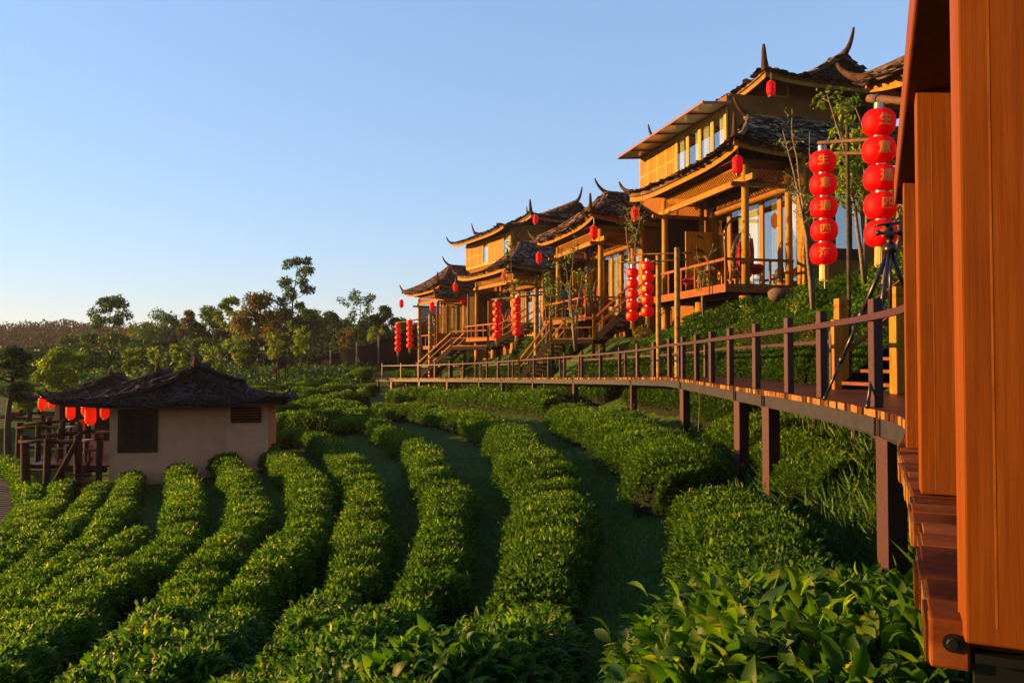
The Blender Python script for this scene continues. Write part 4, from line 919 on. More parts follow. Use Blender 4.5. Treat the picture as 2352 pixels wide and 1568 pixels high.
for px, py, d, s, lb in ((1771, 203, 30.8, .9, "red oblong lantern high under the upper roof corner of the nearest house"), (1694, 379, 28.4, 1.02, "red oblong lantern at the near verandah eave corner of the nearest house"),
    (1459, 491, 35.6, 1.0, "red oblong lantern at the far verandah eave corner of the nearest house"), (1364, 534, 40.2, 1.06, "red oblong lantern at the near eave corner of the middle house"),
    (1238, 592, 48.0, 1.0, "red oblong lantern at the far eave corner of the middle house"), (1230, 504, 56.0, 1.0, "red oblong lantern under the upper roof corner of the farther tall house"),
    (1159, 631, 55.8, 1.05, "red oblong lantern at the near lower eave corner of the farther tall house"), (1046, 659, 63.0, 1.05, "red oblong lantern at the far lower eave corner of the farther tall house"),
    (1062, 688, 66.0, 1.1, "red oblong lantern under the right end of the farthest house's side roof"), (992.5, 704, 64.5, 1.1, "red oblong lantern under the left end of the farthest house's side roof"),
    (1005, 671, 66.5, 1.1, "red oblong lantern at the near eave corner of the farthest house"), (922, 697, 73.5, 1.1, "red oblong lantern at the far left eave tip of the farthest house")):
    tube_lantern(at(px, py, d), lb, 'lantern', s)

# ------------------------------------------------------------------ tripod, hanging cord, rock
tr = empty("camera_tripod", (0, 0, 0), 0, "black camera tripod standing on the boardwalk among its railing", "tripod"); top = at(2044, 572, 8.75)
f1, f2 = at(1892, 918, 9.05), at(1992, 938, 7.6); f1.z = f2.z = .0; f3 = Vector((5.0, 9.0, 0)); tr.location = (top.x, top.y, 0); O = Vector((top.x, top.y, 0))
for f in (f1, f2, f3):
    d = f - top; m = MB(); p = lambda k: np.array(top + d * k - O)
    m.tube([p(.02), p(.42)], .026, 10); m.tube([p(.40), p(.45)], .036, 10); m.tube([p(.44), p(.72)], .021, 10); m.tube([p(.70), p(.745)], .031, 10); m.tube([p(.74), p(.97)], .016, 10); m.tube([p(.965), p(.998)], [.024, .02], 10)
    m.build("leg", M['black'], tr, True)
m = MB(); t0 = np.array(top - O); m.tube([t0 + (0, 0, -.75), t0 + (0, 0, .02)], .018, 10); m.build("centre_column", M['black'], tr, True)
m = MB(); m.tube([t0 + (0, 0, -.05), t0 + (0, 0, .05)], .07, 14); m.tube([t0 + (0, 0, .05), t0 + (0, 0, .12)], .035, 12); m.tube([t0 + (0, 0, .12), t0 + (0, 0, .20)], .050, 12); m.tube([t0 + (0, 0, .2), t0 + (0, 0, .27)], .04, 12)
m.tube([t0 + (-.13, 0, .18), t0 + (.16, 0, .18)], .018, 8); m.tube([t0 + (-.15, 0, .18), t0 + (-.12, 0, .18)], .032, 10); m.tube([t0 + (.1, 0, .18), t0 + (.15, 0, .18)], .03, 10)
m.bar(t0 + (-.16, -.02, .26), t0 + (.13, .02, .30), .07, .025); m.tube([t0 + (.05, 0, .3), t0 + (.12, 0, .36)], .012, 6); m.build("head", M['black'], tr, True)
cd = empty("pale_rope", at(1605, 885, 17.2), 0, "thin pale rope hanging from the boardwalk edge", "rope"); m = MB(); m.tube([(0, 0, 0), (.01, 0, -.5), (-.02, 0, -1.0)], .009, 5); m.build("strand", M['pale_bark'], cd)
rk = empty("rock", at(1785, 678, 25.5), 0, "pale boulder at the foot of the nearest house", "rock"); m = MB(); bm = bmesh.new(); bmesh.ops.create_icosphere(bm, subdivisions=3, radius=.32)
for v in bm.verts: v.co *= 1 + .16 * float(vnoise(v.co.x * 3, v.co.y * 3 + v.co.z * 4)); v.co.z *= .7
V = [tuple(v.co) for v in bm.verts]; Fc = [[q.index for q in f.verts] for f in bm.faces]; bm.free(); m.add(V, Fc); m.build("boulder", M['rock'], rk, True)

# ------------------------------------------------------------------ small tea huts at the lower left; local x right, y away, z up
def hut(loc, label, vent=True, seed=5):
    h = empty("mud_hut", loc, R_(11), label, "hut", "small buff huts with bark roofs below the tea rows")
    W_, D_, HT = 5.25, 2.5, 2.62
    wy0 = .0
    m = MB(); m.bb((0, 0, -1.2), (.20, D_, HT)); m.bb((.20, 0, -1.2), (.30, .2, HT)); m.bb((1.52, 0, -1.2), (W_ - 1.45, .2, HT)); m.bb((.30, 0, -1.2), (1.52, .2, .88)); m.bb((.30, 0, 2.28), (1.52, .2, HT))
    m.bb((W_ - 1.45, -.16, -1.2), (W_, .2, 1.86)); m.bb((W_ - 1.45, -.16, 2.33), (W_, .2, HT)); m.bb((W_ - 1.45, -.16, 1.86), (W_ - 1.22, .2, 2.33)); m.bb((W_ - .28, -.16, 1.86), (W_, .2, 2.33))
    m.bb((W_ - .2, .2, -1.2), (W_, D_ - .2, HT)); m.bb((.2, D_ - .2, -1.2), (W_, D_, HT)); m.build("wall", M['hut_plaster'], h)
    m = MB(); x0, x1, z0, z1 = .27, 1.55, .84, 2.32
    m.bb((x0, -.06, z0), (x0 + .11, .1, z1)); m.bb((x1 - .11, -.06, z0), (x1, .1, z1)); m.bb((x0 + .11, -.055, z1 - .11), (x1 - .11, .1, z1)); m.bb((x0 + .11, -.055, z0), (x1 - .11, .1, z0 + .1)); o = m.build("window", M['dark_wood'], h)
    for k in range(2):
        a = x0 + .12 + k * .53; m = MB(); m.bb((a, -.02, z0 + .11), (a + .08, .03, z1 - .12)); m.bb((a + .43, -.02, z0 + .11), (a + .51, .03, z1 - .12)); m.bb((a + .08, -.018, z0 + .11), (a + .43, .03, z0 + .24)); m.bb((a + .08, -.018, z1 - .22), (a + .43, .03, z1 - .12))
        for q in range(1, 4): m.bb((a + .08 + q * .0875 - .008, -.01, z0 + .24), (a + .08 + q * .0875 + .008, .012, z1 - .22))
        for q in (1, 2, 8, 9): zz = z0 + .24 + q * (z1 - z0 - .46) / 10; m.bb((a + .08, -.012, zz - .008), (a + .43, .010, zz + .008))
        c_ = m.build("casement", M['dark_wood'], o); g_ = MB(); g_.bb((a + .07, .016, z0 + .2), (a + .44, .022, z1 - .2)); g_.build("pane", M['dark_room'], c_)  # opaque dark sheet instead of glass; the unlit room is put into its colour
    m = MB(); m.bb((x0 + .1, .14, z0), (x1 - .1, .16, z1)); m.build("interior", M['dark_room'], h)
    if vent:
        a, b, zl, zh = W_ - 1.26, W_ - .24, 1.82, 2.36; m = MB(); m.bb((a, -.22, zl), (a + .07, -.1, zh)); m.bb((b - .07, -.22, zl), (b, -.1, zh)); m.bb((a + .07, -.215, zl), (b - .07, -.1, zl + .07)); m.bb((a + .07, -.215, zh - .07), (b - .07, -.1, zh))
        o = m.build("vent_window", M['dark_wood'], h); m = MB()
        for q in range(4): m.bar((a + .07, -.15, zl + .12 + q * .1), (b - .07, -.15, zl + .12 + q * .1), .09, .012, up=(0, -.6, .8))
        m.build("slat", M['log'], o)
    # door wall on the left side
    m = MB(); m.bb((-.05, .9, 0), (.0, 1.9, 2.1)); m.build("door", M['dark_wood'], h)
    rf = empty("roof", (0, 0, 0)); rf.parent = h; e = 2.50; xl, xr, xm = -1.3, W_ + .5, .5 * W_ + .12
    roof_part(patch((xl, -.95, e), (xr, -.95, e), (xm - 1.5, .65, 3.28), (xm + 1.5, .65, 3.28), .16, .22, 40, 10), rf, M['hut_shingle'], seed=seed, size=.27, soffit=True)
    for sx, xe in ((0, xl), (1, xr)):
        A_, B_ = ((xe, D_ + .95, e), (xe, -.95, e)) if sx == 0 else ((xe, -.95, e), (xe, D_ + .95, e))
        R1 = (xm, .35, 3.80); R0 = (xm, D_ - .3, 3.80)
        roof_part(patch(A_, B_, R0 if sx == 0 else R1, R1 if sx == 0 else R0, .30, .22, 30, 12), rf, M['hut_shingle'], seed=seed + 1 + sx, size=.27)
    m = MB(); g0 = [(xm - 1.65, .62, 3.18), (xm + 1.65, .62, 3.18), (xm, .62, 3.77)]; m.add(g0, [(0, 1, 2)]); m.add([(p[0], p[1] + .3, p[2]) for p in g0], [(0, 2, 1)])
    rg = np.random.default_rng(seed)
    for k in range(60):
        zz = rg.uniform(3.2, 3.7); hw_ = 1.55 * (1 - (zz - 3.18) / .65); x = xm + rg.uniform(-hw_, hw_); m.box((x, .60, zz), (.28, .03, .16), Matrix.Rotation(rg.uniform(-.3, .3), 3, 'Y') @ Matrix.Rotation(rg.uniform(-.3, .3), 3, 'X'), rg.random())
    m.build("gable", M['bark'], rf)
    m = MB(); m.tube([(xm, .1, 3.85), (xm, 1.2, 3.80), (xm, D_ - .1, 3.85)], .13, 8); m.build("ridge", M['hut_shingle'], rf, True)
    m = MB(); m.tube([(xm, .12, 3.80), (xm, .10, 3.96), (xm, .12, 4.16)], [.09, .10, .07], 8); m.build("finial", M['horn'], rf, True)
    for sx in (-1, 1):
        t = np.linspace(0, 1, 8)[:, None]; pts = np.array((xm, .33, 3.85)) * (1 - t) + np.array((xm + sx * 1.55, .55, 3.28)) * t; pts[:, 2] -= .05 * np.sin(t[:, 0] * 3.14)
        m = MB(); m.tube(pts, .075, 6); m.build("rake", M['hut_shingle'], rf, True)
    horn(rf, (xr - .05, -.9, e + .22), (.42, -.2), .36, .09); horn(rf, (xl + .05, -.9, e + .22), (-.5, -.15), .38, .09)
    rg = np.random.default_rng(seed + 9)
    for k in range(12):
        m = MB()
        x = xl + .6 + k * .66; t0, t1 = rg.uniform(.1, .3), rg.uniform(.55, .9); zf = lambda t: e + (3.28 - e) * t - .16 * 4 * t * (1 - t) + .10
        m.bar((x + (xm - x) * .28 * t0, -.95 + 1.6 * t0, zf(t0)), (x + (xm - x) * .28 * t1, -.95 + 1.6 * t1, zf(t1)), .035, .03)
        m.build("roof_batten", M['bark'], rf)
    return h
hb = at(250.5, 1096, 27.0)
hut1 = hut((hb.x, hb.y, hb.z), "nearest small buff hut with dark bark roof and shuttered window, among tea hedges")
h2b = at(202, 1060, 34.0); hut((h2b.x, 34.0, -3.85), "middle small hut, mostly hidden, its orange lit wall behind the nearest hut", False, 15)
h3b = at(124, 1030, 42.5); hut((h3b.x, 42.5, -4.15), "farthest small hut at the left, partly covered by the roof of the next one", False, 25)
hr = np.array([hb.x, 27.0, hb.z])
def log(r, name, pts, rad, mat='log'): m = MB(); m.tube(pts, rad, 9); return m.build(name, M[mat], r, True)
def log_deck(loc, label, seed):
    r = empty("log_deck", loc, R_(-8), label, "log deck", "log decks in front of the small huts"); rg = np.random.default_rng(seed)
    m = MB(); z = .0
    for k in range(20): m.bb((-3.0 + k * .15 + .006, -.6, z - .05), (-3.0 + k * .15 + .144, 2.6, z), rg.random())
    m.build("boards", M['plank'], r)
    for y in (-.55, 2.5): log(r, "joist", [(-3.1, y, -.14), (.05, y, -.14)], .09)
    for x, y, top, rd in ((-2.95, -.66, 1.0, .15), (-2.0, -.75, .92, .12), (-2.95, 1.1, 1.1, .13), (-2.95, 2.55, 1.1, .14), (-.85, -.78, 1.05, .14), (-.1, -.7, .95, .10), (-.1, 2.5, .9, .10)):
        zb = gz(loc[0] + x, loc[1] + y) - loc[2] - .3
        log(r, "post", [(x + rg.normal(0, .03), y, zb), (x + rg.normal(0, .04), y, zb * .4), (x, y, top)], [rd * 1.1, rd, rd * .9])
    log(r, "rail", [(-3.1, -.72, .78), (-2.4, -.74, .84), (-1.2, -.7, .80), (-.8, -.78, .82)], .075); log(r, "rail", [(-3.0, -.7, .8), (-3.05, 1, .86), (-2.95, 2.6, .84)], .075)
    log(r, "rail", [(-.85, 2.5, .85), (.0, 2.45, .88)], .10); log(r, "rail", [(-2.95, 2.55, .85), (-.8, 2.5, .87)], .08)
    log(r, "leaning_rail", [(-1.45, -1.9, gz(loc[0] - 1.45, loc[1] - 1.9) - loc[2] - .1), (-1.2, -1.5, -.6), (-1.0, -1.0, .35), (-.75, -.75, 1.15)], [.09, .10, .09, .07])
    log(r, "leaning_rail", [(-.55, -1.95, gz(loc[0] - .55, loc[1] - 1.95) - loc[2] - .1), (-.4, -1.4, -.5), (-.3, -.8, .3)], [.06, .06, .05])
    for k in range(4):
        m = MB(); m.bb((-1.2, -1.7 + k * .25, -.95 + k * .22), (-.35, -1.45 + k * .25, -.90 + k * .22)); m.build("step", M['plank'], r)
    return r
log_deck((hb.x, 27.4, hb.z + .42), "rough log deck with railings before the nearest small hut", 3)
log_deck((h2b.x + .2, 34.0, -3.2), "rough log deck before the middle small hut, behind the nearest deck", 4)
log_deck((h3b.x, 42.5, -3.4), "rough log deck at the far left hut", 5)
def hut_table(loc, rz, label):
    r = table(loc, rz, label, 1.0, .62, .74, 'tabletop'); return r
def dark_chair(loc, rz, label, red=False):
    r = empty("wooden_armchair", loc, rz, label, "chair", "dark wooden chairs on the log decks")
    m = MB(); m.bb((-.24, -.24, .40), (.24, .24, .45)); m.build("seat", M['dark_wood'], r)
    m = MB(); m.bb((.2, -.24, .45), (.24, -.19, .98)); m.bb((.2, .19, .45), (.24, .24, .98))
    for zz in (.58, .72, .86): m.bb((.205, -.19, zz), (.235, .19, zz + .07))
    m.build("backrest", M['dark_wood'], r)
    for sx in (-1, 1):
        for sy in (-1, 1): m = MB(); m.bb((-.025, -.025, 0), (.025, .025, .398)); m.build("leg", M['dark_wood'], r, loc=(sx * .2, sy * .2, 0))
    if red:
        m = MB(); P = np.array([[(.26 + .03 * math.sin(a * 9), a, .62 + q * .5 - (0 if q < .8 else .0)) for a in np.linspace(-.26, .26, 9)] for q in np.linspace(0, .8, 5)]); m.grid(P); P2 = P.copy(); P2[..., 0] -= .09; m.grid(P2[:, ::-1]); m.grid(np.stack([P[-1], P2[-1]])); m.build("red_cloth", M['cushion'], r, True)
    return r
for k, (b_, z_, nm) in enumerate((((hb.x, 27.4), hb.z + .42, "nearest"), ((h2b.x + .2, 34.0), -3.2, "middle"), ((h3b.x, 42.5), -3.4, "far left"))):
    hut_table((b_[0] - 1.7, b_[1] + .7, z_ + .003), .1, f"pale topped table on the log deck of the {nm} hut")
    dark_chair((b_[0] - 1.0, b_[1] + .5, z_ + .003), .2, f"dark wooden chair right of the table on the {nm} hut's deck", k == 1)
    dark_chair((b_[0] - 2.45, b_[1] + .7, z_ + .003), math.pi - .2, f"dark wooden chair left of the table on the {nm} hut's deck", k == 2)
for px, py, d, s, lb in ((162, 945, 28.6, 1.03, "glowing orange red lantern hanging left under the nearest hut's roof corner"), (207.5, 953, 27.0, 1.2, "largest glowing orange lantern, hanging lowest before the middle hut's wall"),
    (240.5, 944, 28.2, 1.0, "glowing orange lantern right beside the nearest hut's wall corner"), (196, 938, 31.0, 1.0, "glowing orange lantern half hidden behind the largest one"),
    (97, 927, 36.5, 1.15, "glowing orange lantern at the far left under the farthest hut's eave"), (118.5, 925, 38.0, 1.0, "small glowing lantern beside the farthest hut's wall")):
    tube_lantern(at(px, py, d), lb, 'paper', s * .82, False, .3)

# ------------------------------------------------------------------ stepping stone path at the far left
pp = drop_ray([(30, 1560), (-10, 1420), (-20, 1330), (0, 1250), (12, 1190), (22, 1150), (10, 1110), (-10, 1070)], .05); pp = resample(catmull(pp, 8), .36)
m = MB(); T = np.gradient(pp, axis=0)
for k in range(len(pp)):
    t = T[k] / np.linalg.norm(T[k]); x, y = pp[k]; R = np.stack([np.array([t[1], -t[0], 0]), np.array([t[0], t[1], 0]), np.array([0, 0, 1.])], 1); m.box((x, y, gz(x, y) + .03), (1.0, .26, .07), R)
po_ = m.build("path", M['pave']); tag(po_, kind="structure"); b = po_.modifiers.new("bevel", 'BEVEL'); b.width = .02; b.segments = 2

# ------------------------------------------------------------------ tea hedges (ground lines measured on the photograph, laid on the terrain)
ROWS = [
 ("large leaved tea hedge right under the boardwalk edge, nearest of all", [(2050, 1720), (1900, 1500), (1765, 1330), (1705, 1215), (1640, 1130)], .66, .62, 1.25),
 ("bushy tea hedge below the boardwalk's tall legs, just beyond the nearest hedge", [(1570, 1085), (1505, 1015), (1395, 962), (1295, 938)], .80, .78, 1),
 ("narrow tea hedge along the foot of the boardwalk, below its far half", [(893, 898), (995, 901), (1098, 905), (1217, 908), (1265, 918)], .62, .8, 1),
 ("broad tea hedge sweeping from the boardwalk's far end down to the bottom centre", [(862, 932), (961, 937), (1064, 954), (1149, 985), (1205, 1046), (1262, 1120), (1258, 1228), (1228, 1330), (1133, 1440), (962, 1530), (780, 1620)], .655, .70, 1.05),
 ("tea hedge with a bare soil patch beside it, next left of the broad one", [(795, 950), (859, 970), (910, 997), (961, 1028), (990, 1079), (1028, 1130), (1026, 1176), (1010, 1262), (982, 1330), (915, 1392), (836, 1437), (776, 1486), (723, 1550), (670, 1610)], .47, .66, 1),
 ("tea hedge bending through the middle, third from the boardwalk", [(653, 997), (698, 997), (749, 1011), (783, 1045), (815, 1088), (840, 1115), (838, 1193), (828, 1262), (811, 1323), (770, 1366), (725, 1418), (689, 1469), (604, 1512), (510, 1578), (415, 1630)], .44, .64, 1),
 ("tea hedge starting at the nearest hut's right corner, bending to the bottom", [(560, 1018), (592, 1022), (642, 1050), (691, 1084), (710, 1127), (712, 1172), (697, 1222), (651, 1273), (614, 1318), (561, 1368), (485, 1425), (436, 1482), (340, 1548), (275, 1600)], .44, .64, 1),
 ("tea hedge starting below the hut's little vent window", [(495, 1042), (529, 1069), (551, 1103), (565, 1138), (572, 1184), (557, 1220), (523, 1258), (485, 1292), (446, 1338), (398, 1394), (342, 1440), (285, 1490), (229, 1530), (151, 1576), (80, 1620)], .44, .62, 1),
 ("tea hedge starting at the middle of the hut's front wall", [(408, 1054), (419, 1091), (427, 1129), (424, 1167), (420, 1197), (408, 1231), (378, 1276), (328, 1312), (264, 1343), (189, 1380), (125, 1412), (57, 1465), (0, 1512), (-60, 1560)], .44, .58, 1),
 ("tea hedge starting below the hut's shuttered window", [(306, 1069), (298, 1106), (279, 1144), (260, 1182), (234, 1220), (196, 1257), (151, 1291), (94, 1330), (30, 1376), (-30, 1410)], .36, .54, 1),
 ("short dark tea hedge ending in the grassy gap below the hut", [(325, 1214), (283, 1250), (242, 1280), (205, 1310), (150, 1350), (90, 1395), (20, 1430), (-40, 1470)], .36, .52, 1),
 ("tea hedge running down left from the hut's lower left corner", [(240, 1115), (211, 1140), (181, 1178), (159, 1205), (136, 1231), (106, 1266), (57, 1304), (0, 1338), (-60, 1370)], .34, .52, 1),
 ("tea hedge below the log posts of the nearest deck", [(150, 1105), (128, 1146), (100, 1184), (78, 1219), (55, 1249), (25, 1274), (0, 1290), (-40, 1314)], .34, .5, 1),
 ("leftmost tea hedge beside the stepping stone path", [(8, 1048), (38, 1076), (53, 1100), (70, 1135), (62, 1170), (48, 1196), (28, 1228), (0, 1250), (-30, 1270)], .34, .5, 1),
 ("small tea hedge far behind the hut's right eave tip", [(640, 884), (705, 880), (756, 873)], .9, .8, 1),
 ("short rounded tea bush at the forest edge behind the hut", [(585, 892), (626, 887)], .9, .8, 1),
 ("sunlit tea hedge behind the hut's roof tip, third from the forest edge", [(660, 899), (735, 898)], .85, .8, 1),
 ("tea hedge ending at the far end posts of the boardwalk", [(745, 897), (807, 888), (856, 886)], .85, .85, 1),
 ("dark shaded tea hedge right of the hut's roof tip", [(640, 927), (722, 928), (824, 930)], .75, .8, 1),
 ("dark shaded tea hedge behind the right wall of the hut", [(622, 951), (705, 951), (772, 951)], .7, .85, 1),
 ("little tea bush in the shade at the right end of the hut wall", [(628, 1003), (660, 992)], .5, .7, 1),
 ("tea hedge stretched between the hut roof tip and the boardwalk's last legs", [(600, 908), (690, 911), (780, 908), (850, 906)], .8, .85, 1),
 ("tea hedge in the middle distance below the boardwalk's end, right of the dark ones", [(835, 943), (800, 965), (760, 975)], .5, .7, 1),
 ("tea hedge on the rise left of the boardwalk's end", [(795, 858), (850, 848)], .9, .8, 1),
]
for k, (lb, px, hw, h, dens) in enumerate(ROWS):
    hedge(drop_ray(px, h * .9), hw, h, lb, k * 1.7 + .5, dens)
def uphill(w_, y0, y1, label, seed, hw=.55, h=.7):
    P = []
    for y in np.arange(y0, y1, 1.5):
        s = s_of(np.interp(y, WF[:, 1], WF[:, 0]), y); p, t, nrm = wpt(s, WID + w_); P.append(p[:2])
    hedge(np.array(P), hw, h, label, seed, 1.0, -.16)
uphill(.75, 13.5, 39, "tea hedge along the hill side of the boardwalk, behind its inner railing", 41.3, .5, .75)
uphill(2.0, 13.2, 35.5, "tea hedge on the slope one step above the boardwalk", 43.1, .6, .75)
uphill(3.3, 12.6, 33.5, "tea hedge close below the nearest house's verandah floor", 45.9, .6, .75)
uphill(4.9, 12.5, 21.5, "tea hedge high on the bank beside the nearest house's side wall", 47.2, .6, .8)
uphill(.75, 42, 53, "tea hedge between the two staircases by the boardwalk", 49.2, .5, .75)
uphill(2.2, 42, 50, "upper tea hedge between the two staircases", 51.7, .6, .8)
uphill(.8, 56.3, 57.9, "tea bush below the farthest house at the boardwalk's end", 53.7, .6, .8)
uphill(2.6, 54, 57.9, "tea hedge on the bank under the farthest house's floor", 55.7, .6, .8)
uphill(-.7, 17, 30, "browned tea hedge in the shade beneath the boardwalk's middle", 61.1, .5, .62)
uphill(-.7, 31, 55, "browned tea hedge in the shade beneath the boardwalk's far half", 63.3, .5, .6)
P = drop_ray([(1930, 1060), (1800, 1010), (1660, 965)], .5); 
hedge(P, .5, .55, "tea hedge in the shade beneath the boardwalk", 57.7, 1)

# ------------------------------------------------------------------ grass between the rows and weeds under the boardwalk
def grass(name, X, Y, hmin, hmax, rl, rh, lean=.5):
    n = len(X); mb = MB(); P = np.column_stack([X, Y, ground(X, Y)]); D = RNG.normal(size=(n, 3)) * lean + np.array([0, 0, 1.]); L = RNG.uniform(hmin, hmax, n)
    leaves(mb, P, D, L, L * 0 + .014, RNG.uniform(rl, rh, n), False, .10); return tag(mb.build(name, M['grass'], None, True), kind="stuff")
N = 80000; t_ = np.concatenate([RNG.uniform(-.3, 9, N), RNG.uniform(-.3, 17, N)]); yy = np.concatenate([RNG.uniform(3, 20, N), RNG.uniform(18, 50, N)]); xx = np.interp(yy, WF[:, 1], WF[:, 0]) - t_
grass("short_grass", xx, yy, .04, .13, 0, .5, .9)
N = 7000; t_ = RNG.normal(-.9, .55, N); yy = RNG.uniform(6.5, 17, N); xx = np.interp(yy, WF[:, 1], WF[:, 0]) - t_
grass("tall_weeds", xx, yy, .15, .55, .1, .8, .5)

# ------------------------------------------------------------------ trees
def crown_leaves(mb, cents, rads, n, L, rl, rh, flat=.75, droop=0.0, rg=RNG):
    cents = np.array(cents); rads = np.array(rads); w_ = rads ** 2; idx = rg.choice(len(cents), n, p=w_ / w_.sum())
    d = rg.normal(size=(n, 3)); d /= np.linalg.norm(d, axis=1)[:, None]; r = rads[idx] * rg.uniform(.45, 1.08, n)
    P = cents[idx] + d * r[:, None] * np.array([1, 1, flat]); D = d * .6 + rg.normal(size=(n, 3)) * .7 + np.array([0, 0, -droop])
    pc = rg.normal(0, .16, len(cents)); rr = np.clip(rg.uniform(rl, rh, n) + pc[idx], 0, 1); LL = L * rg.uniform(.6, 1.3, n); leaves(mb, P, D, LL, LL * .55, rr, False, .4)
def tree(name, loc, H, Wc, label, mat, seed, style="round", n=5200, leaf=.34, rl=.2, rh=.8, base=.25, trunk_r=None, group="trees of the wood behind the tea field", bark='bark', cat="tree"):
    rg = np.random.default_rng(seed); r = empty(name, loc, 0, label, cat, group); tr_ = trunk_r or H * .014
    bend = rg.normal(0, .03, 2) * H; z = np.linspace(-.5, H * .93, 9); q = np.clip(z / H, 0, 1); pts = np.column_stack([bend[0] * q ** 2 + .012 * H * np.sin(q * 7 + seed), bend[1] * q ** 2, z])
    m = MB(); m.tube(pts, tr_ * (1.05 - .85 * q), 8); cents = []; rads = []
    nb = {"round": 13, "tall": 15, "airy": 16, "bush": 10}[style]
    for k in range(nb):
        f = base + (1 - base) * ((k + .6) / nb); az = k * 2.4 + rg.normal(0, .4); i = np.interp(f * H, z, np.arange(9)); p0 = np.array([np.interp(i, np.arange(9), pts[:, c]) for c in range(3)])
        if style in ("round", "bush"): prof = math.sin(min(1, max(.12, (f - base) / (1 - base) * .95 + .12)) * math.pi) ** .6
        elif style == "tall": prof = .45 + .55 * math.sin((f - base) / (1 - base) * math.pi) + rg.uniform(-.2, .25)
        else: prof = .5 + .6 * (f - base) / (1 - base)
        L = Wc / 2 * max(.25, prof) * rg.uniform(.6, 1.05); d = np.array([math.cos(az), math.sin(az), rg.uniform(.15, .7)]); e = p0 + d * np.array([L, L, L * .8])
        mid = (p0 + e) / 2 + np.array([0, 0, -.06 * L]); m.tube([p0, mid, e], [tr_ * .38, tr_ * .25, tr_ * .08], 5)
        for c_ in range({"round": 3, "tall": 2, "airy": 2, "bush": 3}[style]):
            cents.append(e + rg.normal(0, .17, 3) * L * np.array([1, 1, .8]) - d * L * rg.uniform(0, .35)); rads.append(Wc * {"round": .17, "tall": .14, "airy": .11, "bush": .19}[style] * rg.uniform(.6, 1.25))
    m.build("trunk", M[bark], r, True); mb = MB(); crown_leaves(mb, cents, rads, n, leaf, rl, rh, .72, .15, rg); mb.build("crown", M[mat], r, True); return r
def ptree(px, py_top, d, wpx, label, mat, seed, base_y=None, **k):
    top = at(px, py_top, d); zb = gz(top.x, d); tree(k.pop("name", "broadleaf_tree"), (top.x, d, zb), top.z - zb, wpx / FPX * d, label, mat, seed, **k)
ptree(250, 680, 92, 88, "tall crooked tree with thin dark crown above the farthest hut's roof", 'forest', 201, style="tall", n=2600, leaf=.34, base=.35)
ptree(672, 590, 85, 82, "tallest slender tree with open layered crown left of the houses", 'forest', 202, style="tall", n=2600, leaf=.32, base=.38, trunk_r=.13)
ptree(828, 676, 80, 80, "thin leafed airy tree behind the shade net, left of the houses", 'forest', 203, style="airy", n=1300, leaf=.26, base=.45, trunk_r=.09)
ptree(592, 678, 84, 118, "rust coloured tree beside the tallest slender tree", 'rust_leaf', 204, n=5200, leaf=.33, base=.12)
ptree(525, 682, 104, 62, "bamboo like yellow green tree with feathery rounded top", 'yellow_leaf', 205, n=4200, leaf=.34, base=.1, style="tall")
ptree(380, 722, 118, 98, "olive green bushy tree on the ridge behind the middle hut", 'forest', 206, n=4200, leaf=.38, base=.1)
ptree(437, 712, 112, 46, "narrow olive brown tree on the ridge behind the nearest hut", 'rust_leaf', 207, n=2600, leaf=.36, base=.1, rl=0, rh=.5)
ptree(484, 708, 110, 72, "olive tree left of the feathery yellow green one", 'forest', 208, n=3600, leaf=.36, base=.1)
ptree(712, 714, 88, 92, "green rounded tree right of the tallest slender tree", 'forest', 209, n=4200, leaf=.34, base=.08, rl=.2, rh=.9)
ptree(764, 718, 98, 66, "dark green rounded tree between the slender tree and the airy one", 'forest', 210, n=3400, leaf=.34, base=.05, rl=0, rh=.6)
ptree(893, 702, 92, 60, "blue green rounded tree just left of the farthest house", 'forest', 211, n=3600, leaf=.33, base=.1, rl=0, rh=.5)
ptree(862, 722, 86, 44, "small dark tree behind the far lantern strings", 'dark_leaf', 212, n=2000, leaf=.33, base=.1)
ptree(310, 752, 128, 58, "small pale brown tree on the skyline left of the olive trees", 'rust_leaf', 213, n=1800, leaf=.36, base=.2)
ptree(640, 720, 92, 90, "dark tree filling the gap under the tallest slender tree", 'dark_leaf', 214, n=3800, leaf=.34, base=.05)
ptree(137, 803, 58, 98, "bright yellow green tree behind the farthest hut", 'yellow_leaf', 215, n=5200, leaf=.24, base=.05)
ptree(22, 790, 34, 76, "dark tree with bare leaning trunk at the left edge", 'dark_leaf', 216, n=5200, leaf=.11, base=.5, trunk_r=.16)
ptree(52, 885, 46, 66, "low yellow bush at the left edge behind the dark tree", 'yellow_leaf', 217, n=2600, leaf=.17, base=.0, style="bush", name="bush", cat="bush", group=None)
for k, (px, py, d, wpx, mat, lb) in enumerate(((300, 800, 62, 46, 'yellow_leaf', "yellow green sapling just above the middle hut's roof"), (362, 806, 58, 52, 'yellow_leaf', "yellow green sapling between the roofs of the middle and nearest huts"), (418, 798, 56, 40, 'yellow_leaf', "yellow green sapling directly over the nearest hut's roof peak"),
    (495, 800, 60, 66, 'yellow_leaf', "yellow green sapling right of the nearest hut's roof peak"), (548, 775, 66, 50, 'yellow_leaf', "pale trunked yellow leafed sapling below the rust tree"), (635, 770, 70, 52, 'yellow_leaf', "yellow leafed sapling in front of the shade net's left end"),
    (690, 762, 72, 44, 'yellow_leaf', "low yellow leafed sapling by the slender tree's foot"), (795, 758, 74, 42, 'rust_leaf', "bare branched brown sapling before the shade net"), (858, 755, 72, 44, 'yellow_leaf', "yellow green sapling beside the far lantern strings"))):
    ptree(px, py, d, wpx, lb, mat, 240 + k, style="airy", n=900, leaf=.22, base=.35, trunk_r=.05, name="sapling_tree", bark='pale_bark', group="saplings along the edge of the wood")
